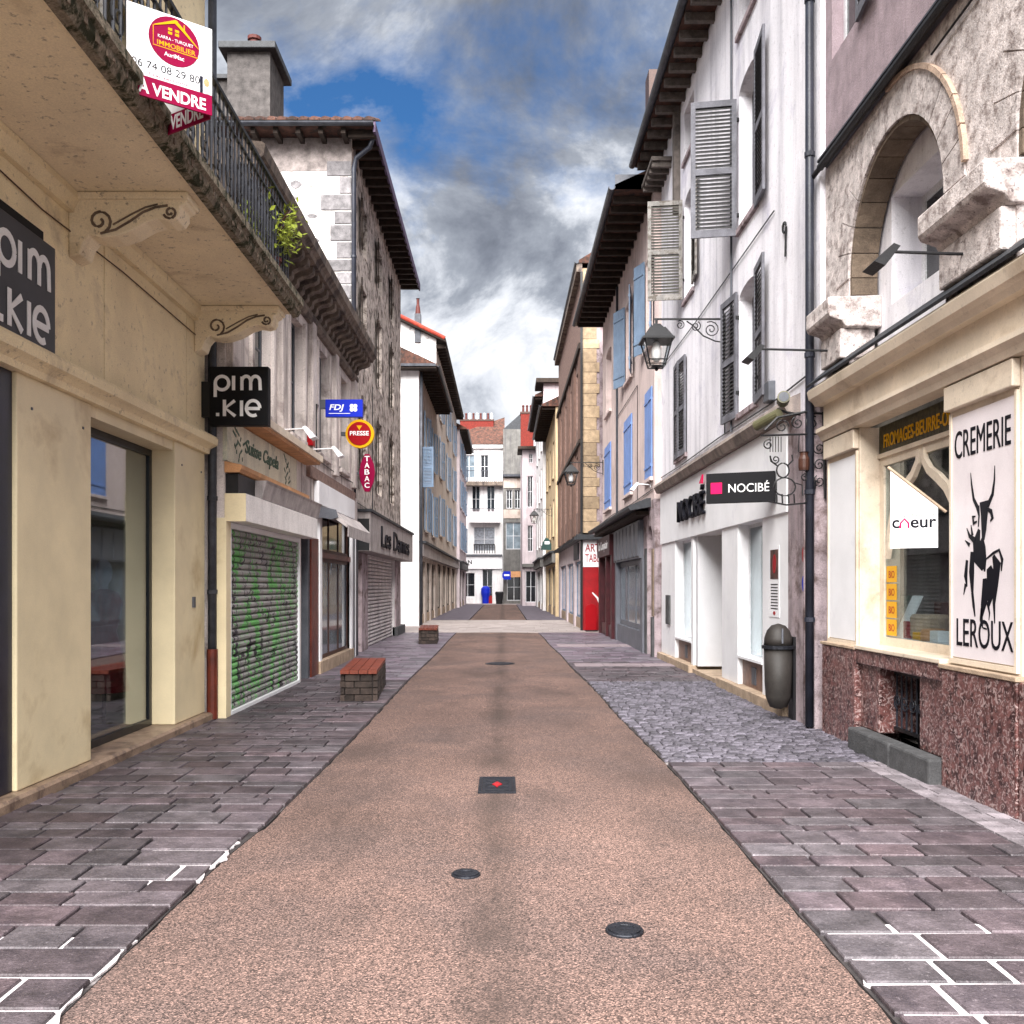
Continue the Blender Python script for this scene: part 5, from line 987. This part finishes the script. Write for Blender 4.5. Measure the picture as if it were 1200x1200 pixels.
# ------------------------------------------------------------------ RIGHT: pale pink house with blue shutters
f = FR(3.3); r3 = thing('pink_house', 'pale pink house with closed blue board shutters and wide eaves', 'house', (3.3, 25.5, 0))
low = [(20.75, 21.75, 4.0, 6.05), (24.0, 25.5, 4.0, 6.05), (28.7, 30.4, 4.0, 6.05)]; up = [(20.75, 21.75, 7.0, 9.1), (24.0, 25.3, 7.0, 9.1), (28.7, 30.2, 7.0, 9.0)]
m_ = MB(); wall(m_, f, 20.52, 31.2, 3.5, 10.3, low+up)
for o in low+up: arch_fill(m_, f, o[0], o[1], o[3]-.13, o[3], -.35, 0, 8)
m_.build('wall', pinkhouse, r3); core(r3, f, 20.52, 31.2, 0, 10.3, pinkhouse)
for o in low:
    w_ = (o[1]-o[0])/2; shutter(r3, f, o[0], w_, o[2], o[3]-.04, 1, 0, blueshut, 'board', d=.02); shutter(r3, f, o[1], w_, o[2], o[3]-.04, -1, 0, blueshut, 'board', d=.02); sill(r3, f, o[0], o[1], o[2], pinkhouse)
for o in up[:2]: window(r3, f, *o, winframe, darkpane); w_ = (o[1]-o[0])/2; shutter(r3, f, o[1], w_, o[2], o[3], 1, 20, paleblueshut, 'board'); shutter(r3, f, o[0], w_, o[2], o[3], -1, 12, paleblueshut, 'board'); sill(r3, f, o[0], o[1], o[2], pinkhouse)
window(r3, f, *up[2], winframe, curtainpane); sill(r3, f, *up[2][:3], pinkhouse)
roof(r3, f, 20.9, 31.2, 10.3, tilem, ov=.85, rafter=oldwood, gut=zinc, side=.3); part('roof_end_board', zinc, r3, f, 20.6, 20.62, -.1, .85, 10.3, 10.62); part('dormer', greywall, r3, f, 21.2, 22.2, -.9, -.1, 10.3, 11.9); part('chimney', brownframe, r3, f, 20.0, 20.5, -.25, .2, 11.25, 12.6)
part('valley_pipe', zinc, r3, f, 27.0, 27.08, .0, .06, 3.6, 10.2)
# shops
m_ = MB(); wall(m_, f, 20.52, 31.2, 0, 3.5, [(20.75, 21.55, 0, 2.95), (22.2, 27.2, 0, 3.2), (27.6, 31.0, 0, 3.1)]); arch_fill(m_, f, 20.75, 21.55, 2.5, 2.95, -.35, 0, 10); m_.build('ground_floor_wall', pinkpillar, r3)
part('arched_door', brownframe, r3, f, 20.75, 21.55, -.33, -.27, .03, 2.95); part('quoin_stone', stepm, r3, f, 20.56, 20.74, .0, .05, 0, .9); part('quoin_stone', archstone, r3, f, 20.56, 20.74, .0, .03, .92, 2.4); part('quoin_stone', stepm, r3, f, 21.56, 21.8, .0, .03, 0, 2.45)
MB().dz(f, 21.0, 31.1, [(0, 3.36), (.46, 3.28), (.50, 3.33), (.50, 3.38), (.1, 3.55), (0, 3.56)]).build('shop_canopy', slate, r3); MB().box(f, 21.3, 31.0, .0, .3, 3.2, 3.29).build('canopy_soffit', oldwood, r3)
sh = part('shop_shutter_box', greyshop, r3, f, 22.1, 27.2, .0, .10, 2.25, 3.15)
for k in range(7): part('rib', greyshop, sh, f, 22.2+k*.72, 22.75+k*.72, .10, .125, 2.3, 3.1)
part('shop_frame', greyshop, r3, f, 21.9, 22.3, -.1, .06, 0, 2.25); part('shop_frame', greyshop, r3, f, 27.0, 27.3, -.1, .06, 0, 2.25); window(r3, f, 22.3, 27.0, .5, 2.25, greyshop, bluepane, d=-.08, nu=3, nz=1, fr=.14, name='shop_window'); part('riser', greyshop, r3, f, 22.3, 27.0, -.2, .03, 0.02, .5)
for a in (27.45, 28.9, 30.9): part('shop_frame', burgundy, r3, f, a, a+.3, -.1, .14, 0, 2.5)
window(r3, f, 27.75, 30.9, .4, 2.4, burgundy, bluepane, d=-.06, nu=2, nz=1, fr=.12, name='shop_window'); part('riser', burgundy, r3, f, 27.75, 30.9, -.2, .08, .02, .4); sg = part('shop_fascia', burgundy, r3, f, 27.5, 31.1, .0, .2, 2.5, 3.1); text(f, 'Le Comptoir', 29.2, .21, 2.62, 2.6, .35, white, sg, bold=.01)
part('orange_panel', orangeled, r3, f, 29.4, 30.2, -.03, -.01, .7, 2.2); part('green_panel', leafm, r3, f, 28.0, 28.6, -.03, -.01, .6, 1.4)
lantern('far black lantern on a scrolled arm at the end of the blue shuttered house', f, 31.0, 5.66, 1.10)
spot('small white spotlight at the near end of the pink house canopy', f, 21.0, 3.85, .3, whitep)

# ------------------------------------------------------------------ RIGHT: house beyond the crossing with the red door
f = FR(2.76); g = FF(33.0); r4 = thing('corner_house', 'narrow yellow stone and timber corner house with a red door', 'house', (2.76, 40, 0))
ops = [(u, u+1.0, z, z+2.1) for u in (34.5, 37.6, 40.8, 44) for z in (4.3, 7.4)]
m_ = MB(); wall(m_, f, 33.0, 47, 3.2, 12.9, ops); m_.build('street_wall', brickpink, r4)
for o in ops: window(r4, f, *o, brownframe, darkpane)
for k in range(46): part('timber_board', timberwall, r4, f, 33.1+k*.3, 33.1+k*.3+.17, .0, .05, 3.5, 6.3 if any(o[0]-.2 < 33.1+k*.3 < o[1] for o in ops) and False else 9.9) if not any(o[0]-.2 < 33.1+k*.3 < o[1]+.03 for o in ops) else None
part('band', oldwood, r4, f, 33.05, 47, .0, .12, 9.95, 10.15); part('band', oldwood, r4, f, 33.05, 47, .0, .10, 6.62, 6.76)
part('side_wall', pinkpillar, r4, g, 2.761, 9, -.35, .0, 3.3, 12.9); part('rear_wall', brickpink, r4, W, 3.12, 9, 33.36, 47, 0, 12.9)
z = 3.45; k = 0; rr = random.Random(12)
while z < 12.7: h = rr.uniform(.32, .5); MB().box(g, 2.75, 2.75+(.62, .52)[k % 2], .001, .03, z, z+h-.015).build('quoin', yellowstone, r4); z += h; k += 1
roof(r4, f, 33.0, 47, 12.9, tilem, ov=.12, rafter=None, gut=zinc, depth=7); part('cornice', cm, r4, f, 32.9, 47, .0, .2, 12.6, 12.88)
MB().box(g, 2.55, 3.7, .0, .28, 3.2, 3.38).build('shop_ledge', slate, r4); MB().dz(f, 33.0, 46.5, [(0, 3.2), (.26, 3.2), (.28, 3.3), (.1, 3.42), (0, 3.42)]).build('shop_ledge', slate, r4)
fp = part('fascia_panel', whitep, r4, g, 2.78, 3.65, -.3, .03, 2.25, 3.18); text(g, 'ARTS', 3.18, .032, 2.78, .62, .28, redsign, fp, bold=.01); text(g, 'TABLE', 3.18, .032, 2.42, .62, .28, redsign, fp, bold=.01)
d_ = part('door', reddoor, r4, g, 2.80, 3.60, .004, .04, .03, 2.24); part('door_frame', reddoor, d_, g, 2.765, 2.80, .004, .07, .03, 2.24); part('door_frame', burgundy, d_, g, 3.60, 3.68, .004, .07, .03, 2.24); mb = MB(); ribbon(mb, g, .0415, [(3.12, 1.35), (3.3, 1.15), (3.34, 1.0)], [.04, .06, .02]); ribbon(mb, g, .0415, [(3.18, 1.3), (3.42, 1.05)], [.03, .05]); mb.build('white_mark', white, d_)
m_ = MB(); wall(m_, f, 33.0, 46.8, 0, 3.2, [(33.5, 36.5, .0, 2.5), (37.2, 40.8, 0, 2.5), (41.6, 45.6, 0, 2.5)]); m_.build('ground_floor_wall', lilacwall, r4)
for a, b in ((33.5, 36.5), (37.2, 40.8), (41.6, 45.6)): shopfront(r4, f, a, b, 2.5, paleblueshut, 2, pm=bluepane)
part('sign_panel', signgrey, r4, f, 34.2, 36.2, .0, .06, 2.55, 3.15); part('pipe', blackm, r4, g, 2.70, 2.78, .03, .1, 0.02, 12.6)
t = thing('street_sign_board', 'rounded red sign board standing before the red door', 'sign', (3.02, 32.3, .03)); g = FF(32.3)
MB().uz(g, -.05, 0, [(2.82, .06), (3.2, .06), (3.22, .8), (3.17, .92), (3.02, .97), (2.87, .92), (2.82, .8)]).build('panel', redsign, t, bev=.01); part('foot', blackm, t, g, 2.82, 3.22, -.25, .2, .03, .06)
# further houses on the right
r5 = row_house('cream_house', 'cream and yellow house with low dark eaves far down the right side', FR(2.62), 47.2, 58, 10.6, yellowwall, [(u, u+1.1, z, z+1.9) for u in (48.6, 52, 55.3) for z in (4.2, 7.2)], None, [(48, 51, 2.6), (52, 56, 2.6)], greyframe, tilem, ov=.7, fascia=greywall)
r6 = row_house('tower_house', 'tall pale house with small eave tower far down the right side', FR(2.45), 58.2, 71, 13.3, gablewhite, [(u, u+1.1, z, z+1.9) for u in (59.6, 63, 67) for z in (4.2, 7.2, 10.2)], None, [(59, 62, 2.6), (63, 68, 2.6)], greyframe, tilem, ov=.5, fascia=greywall)
part('tower', lilacwall, r6, FF(57.6), 2.46, 3.6, -2, 0, 10.8, 14.0); part('tower_roof', oldwood, r6, FF(57.6), 2.0, 4.0, -2.4, .4, 14.0, 14.25)
lantern('farthest lantern on the yellow walled house', FR(2.62), 50.5, 5.7, 1.0)
t = thing('pharmacy_sign', 'dark green shop sign hanging far down the right side', 'sign', (2.3, 49, 3.4)); g = FF(49); MB().uz(g, -.1, 0, [(1.95, 3.45), (2.5, 3.45), (2.5, 3.75), (2.36, 4.05), (2.2, 4.1), (2.05, 3.85)]).build('sign_board', mat('dark_green', (.02, .09, .08), .5), t); part('white_mark', whitep, t, g, 2.15, 2.4, .001, .01, 3.75, 3.9)

# ------------------------------------------------------------------ the end of the street
def end_house(name, label, y, x0, x1, zt, wm_, wins, depth=8, wf=winframe):
    g = FF(y); t = thing(name, label, 'house', ((x0+x1)/2, y, 0)); m_ = MB(); wall(m_, g, x0, x1, 0, zt, wins); m_.build('wall', wm_, t); core(t, g, x0, x1, 0, zt, wm_, depth)
    for o in wins: window(t, g, *o[:4], wf, o[4] if len(o) > 4 else darkpane, d=-.15)
    return t, g
e1, g = end_house('white_house', 'white balconied house with red chimney stack closing the street', 82, -6.5, -.05, 13.9, gablewhite,
   [(-2.75, -2.05, 8.0, 10.3), (-1.45, -.75, 8.0, 10.3), (-2.6, -.75, 4.6, 6.7, curtainpane), (-3.5, -2.5, 11.0, 13.0, bluepane), (-2.0, -1.3, 11.0, 13.0), (-3.75, -2.5, .6, 2.7), (-1.85, -.95, .05, 3.0), (-5.6, -4.8, 8.0, 10.3)])
for a, b, z, h, nb in ((-3.8, -.05, 10.6, .9, 22), (-2.9, -.3, 7.4, .8, 16)):
    part('balcony_slab', cm if z > 10 else gablewhite, e1, g, a, b, 0, .8, z-.35, z); rl = MB().box(g, a, b, .74, .79, z+h, z+h+.06).build('balcony_railing', ironblue, e1)
    for k in range(nb): x = a+(b-a)*k/(nb-1); MB().box(g, x-.02, x+.02, .75, .78, z, z+h).build('baluster', ironblue if z > 10 else lilacwall, rl)
rl = MB().box(g, -2.6, -.75, .02, .1, 5.1, 5.2).build('window_rail', blackm, e1)
for k in range(9): x = -2.58+k*.225; MB().box(g, x, x+.06, .03, .09, 4.4, 5.1).build('baluster', blackm, rl)
fa = part('shop_fascia', whitep, e1, g, -4.2, -.1, .0, .2, 3.05, 4.15); text(g, 'ELAN', -3.35, .21, 3.45, 1.2, .35, ink, fa, bold=.02); part('shop_cornice', greyframe, e1, g, -4.2, -.1, .0, .35, 4.15, 4.3); part('cornice', gablewhite, e1, g, -6.5, -.05, .0, .3, 13.55, 13.88)
MB().add([(-6.6, 81.6, 13.9), (.1, 81.6, 13.9), (.1, 90, 13.9), (-6.6, 90, 13.9), (-3.9, 85, 15.4), (.1, 86, 17.0)], [(0, 1, 2, 3), (0, 1, 5, 4), (1, 2, 5), (2, 3, 4, 5), (3, 0, 4)]).build('roof', tilem, e1)
ch = MB().wbox(-3.9, -.9, 84.4, 85.4, 14.0, 16.4).build('chimney', brickred, e1); MB().wbox(-3.95, -.85, 84.35, 85.45, 16.4, 16.55).build('chimney_cap', brownframe, ch)
for k in range(9): MB().lathe((-3.7+k*.33, 84.9, 16.55), [(.11, 0), (.09, .5), (.12, .55), (.08, .62)], 8).build('chimney_pot', potm if k % 2 else whitep, ch)
t = thing('display_stand', 'blue display stand in the doorway at the end of the street', 'display stand', (-1.5, 81.7, .03)); MB().lathe((-1.55, 81.6, .03), [(.3, 0), (.32, .5), (.42, .9), (.4, 1.3), (.2, 1.5)], 10).build('blue_rack', bluesign, t); MB().wbox(-1.3, -.98, 81.5, 81.8, .03, .7).build('red_box', reddoor, t)
e2, g = end_house('grey_house', 'dark grey narrow house beside the white house at the street end', 80.5, -.03, 1.75, 15.0, greywall, [(.25, .75, 8.2, 9.8), (.95, 1.45, 8.2, 9.8), (.2, 1.5, 4.7, 7.0, bluepane), (.3, 1.5, .3, 2.6)])
part('roof_ledge', zinc, e2, g, -.05, 1.75, 0, .4, 10.9, 11.1); part('band', tanwall, e2, g, .0, 1.75, .0, .06, 9.95, 10.8); part('band', tanwall, e2, g, .0, 1.75, .0, .05, 7.35, 8.1); MB().prism([(-.03, 80.6, 15), (1.75, 80.6, 15), (1.75, 80.6, 16.6)], (0, 6, 0)).build('roof', slate, e2)
t = thing('hanging_sign', 'small blue round ended sign at the end of the street', 'sign', (.6, 79.8, 2.5)); g = FF(79.8); MB().uz(g, -.1, 0, [(-.1, 2.3), (.05, 2.1), (.6, 2.1), (.6, 2.8), (.05, 2.8), (-.1, 2.6)]).build('sign_board', bluesign, t); part('white_mark', whitep, t, g, .05, .5, .001, .01, 2.4, 2.55); part('orange_board', orangeled, t, g, .62, 1.6, -.1, 0, 2.3, 2.8)
t = MB().lathe((-.35, 79.5, .02), [(.28, 0), (.33, .8), (.36, .82), (.36, .95), (.3, 1.05)], 12).build('litter_bin', blackm, origin=(-.35, 79.5, .02)); tag(t, 'black litter bin standing before the white house at the street end', 'litter bin')
e3, g = end_house('lilac_house', 'pale lilac house with arched windows facing down the street', 72.0, 1.45, 3.0, 12.0, lilacwall, [(1.85, 2.25, 7.6, 10.0), (1.85, 2.25, 4.2, 6.2), (1.7, 2.5, .3, 2.7), (1.95, 2.25, 11.0, 11.7)])
part('eave', oldwood, e3, g, 1.1, 3.1, -3, .6, 12.0, 12.2); part('shop_ledge', greywall, e3, g, 1.4, 2.6, .0, .3, 3.0, 3.25); ch = MB().wbox(1.35, 2.35, 73.2, 74.2, 12.2, 15.0).build('chimney', brickred, e3); MB().wbox(1.3, 2.4, 73.15, 74.25, 15.0, 15.15).build('chimney_cap', brownframe, ch)
for k in range(3): MB().lathe((1.55+k*.3, 73.7, 15.15), [(.1, 0), (.08, .45), (.11, .5), (.07, .6)], 8).build('chimney_pot', potm, ch)

# ------------------------------------------------------------------ benches
def bench(x, y, ang, label, L=2.1, Wd=.50, H=.37):
    t = thing('bench', label, 'bench', (x, y, PZ), 'brick benches'); M = Matrix.Translation((x, y, PZ)) @ Matrix.Rotation(R(ang), 4, 'Z'); rr = random.Random(int(y))
    ub = MB().wbox(-.5, .5, -.5, .5, -.5, .5); me = ub.mesh('brick'); me.materials.append(benchbrick)
    co_ = MB().wbox(-Wd/2+.06, Wd/2-.06, .06, L-.06, 0, H); o = co_.mesh('core'); o.materials.append(mortard); inst(o, 'core', t, M)
    for r_ in range(4):
        z = .045+r_*.0915; off = .08*(r_ % 2)
        for s in (-1, 1):
            yy = .02
            while yy < L-.05:
                l = min(.22 if yy > .03 else .22-off, L-yy-.005); inst(me, 'brick', t, M @ Matrix.Translation((s*(Wd/2-.03), yy+l/2, z)) @ Matrix.Diagonal((.06+rr.uniform(-.008, .008), l-.014, .08, 1))); yy += l
        for yy in (.03, L-.03):
            for k, (a, b) in enumerate(((-Wd/2+.065, -.06+off), (-.06+off, Wd/2-.065))): inst(me, 'brick', t, M @ Matrix.Translation(((a+b)/2, yy, z)) @ Matrix.Diagonal((b-a-.014, .06+rr.uniform(-.008, .008), .08, 1)))
    pm = ub.mesh('plank'); pm.materials.append(redplank)
    for k in range(4): inst(pm, 'plank', t, M @ Matrix.Translation((-Wd/2+.0625+k*.125, L/2, H+.028)) @ Matrix.Diagonal((.117, L+.05, .05, 1)))
bench(-1.96, 12.7, 4, 'near brick bench with red plank seat on the left pavement'); bench(-2.02, 25.1, 3, 'far brick bench with red plank seat close to the crossing')

# ------------------------------------------------------------------ cables, boxes and fittings on the walls
def cable(parent, f, pts, r=.011, m=blackm):
    MB().tube([f.P(*q) for q in pts], r, 5).build('cable', m, parent)
f = FR(3.45)
cable(r2, f, [(10.4, .02, 3.98), (12.0, .02, 3.93), (15, .02, 3.95), (18, .02, 3.92), (20.4, .02, 3.94)]); cable(r2, f, [(14.55, .02, 3.94), (14.55, .02, 5.3)]); cable(r2, f, [(11.9, .02, 6.35), (16.8, .02, 6.30), (20.4, .02, 6.33)], .009)
part('junction_box', greyframe, r2, f, 11.9, 12.15, 0, .09, 3.95, 4.2, bev=.01); part('meter_box', stepm, r2, f, 19.2, 19.6, .03, .07, .8, 1.4, bev=.01)
f = FL(-3.3); cable(b2, f, [(11.2, .03, 3.83), (13, .03, 3.80), (15.5, .03, 3.82), (18, .03, 3.79), (20.6, .03, 3.83)]); cable(b2, f, [(16.05, .10, 3.82), (16.05, .10, 4.7), (16.6, .03, 4.78)]); part('alarm_box', redsign, b2, f, 15.75, 15.95, 0, .1, 3.95, 4.15, bev=.01)
f = FL(-3.5); cable(b1, f, [(6.0, .015, 4.50), (7.1, .015, 4.44), (8.6, .015, 4.47), (10.9, .015, 4.43)], .006, brownframe)
for u in (6.95, 7.8, 10.2, 10.85): part('fixing', greyframe, b1, f, u, u+.02, .0, .008, 2.9, 2.92)
part('door_bell', greyframe, b1, f, 10.55, 10.62, .0, .02, 1.35, 1.47)
f = FL(-3.45); cable(b3, f, [(21.6, .02, 3.55), (25, .02, 3.50), (28, .02, 3.55), (31.4, .02, 3.5)]); cable(b3, f, [(24.6, .02, 3.5), (24.6, .02, 6.8)])
f = FR(3.3); cable(r3, f, [(20.6, .02, 3.72), (24, .02, 3.68), (28, .02, 3.72), (31.1, .02, 3.68)]); cable(r3, f, [(23.0, .02, 3.7), (23.0, .02, 6.5), (27, .02, 6.45)], .009)
# hinges and stays on the big shutters
f = FR(3.45)
for u, zs_ in ((13.76, (4.4, 5.5, 7.0, 8.4)), (12.74, (4.4, 5.5, 7.0, 8.4)), (17.91, (7.4, 8.6)), (16.99, (7.4, 8.6))):
    for z in zs_: part('hinge', blackm, r2, f, u-.02, u+.02, .0, .05, z, z+.05)

# more goods on the dairy shelf
f = FR(3.5)
for k, (u, d, h, m, lb) in enumerate(((8.25, -.34, .10, whitep, 'low white carton at the near end of the dairy shelf'), (8.58, -.33, .07, yellowsign, 'flat yellow box at the front of the dairy shelf'), (8.85, -.36, .16, redsign, 'small red tin on the dairy shelf'), (9.2, -.30, .08, whitep, 'white paper tray at the far end of the dairy shelf'), (8.95, -.7, .34, brownframe, 'tall brown box at the back of the dairy shelf'))):
    o = MB().box(f, u-.08, u+.08, d-.06, d+.06, 1.10, 1.10+h).build('goods_box', m, origin=f.P(u, d, 1.1), bev=.008); tag(o, lb, 'box')
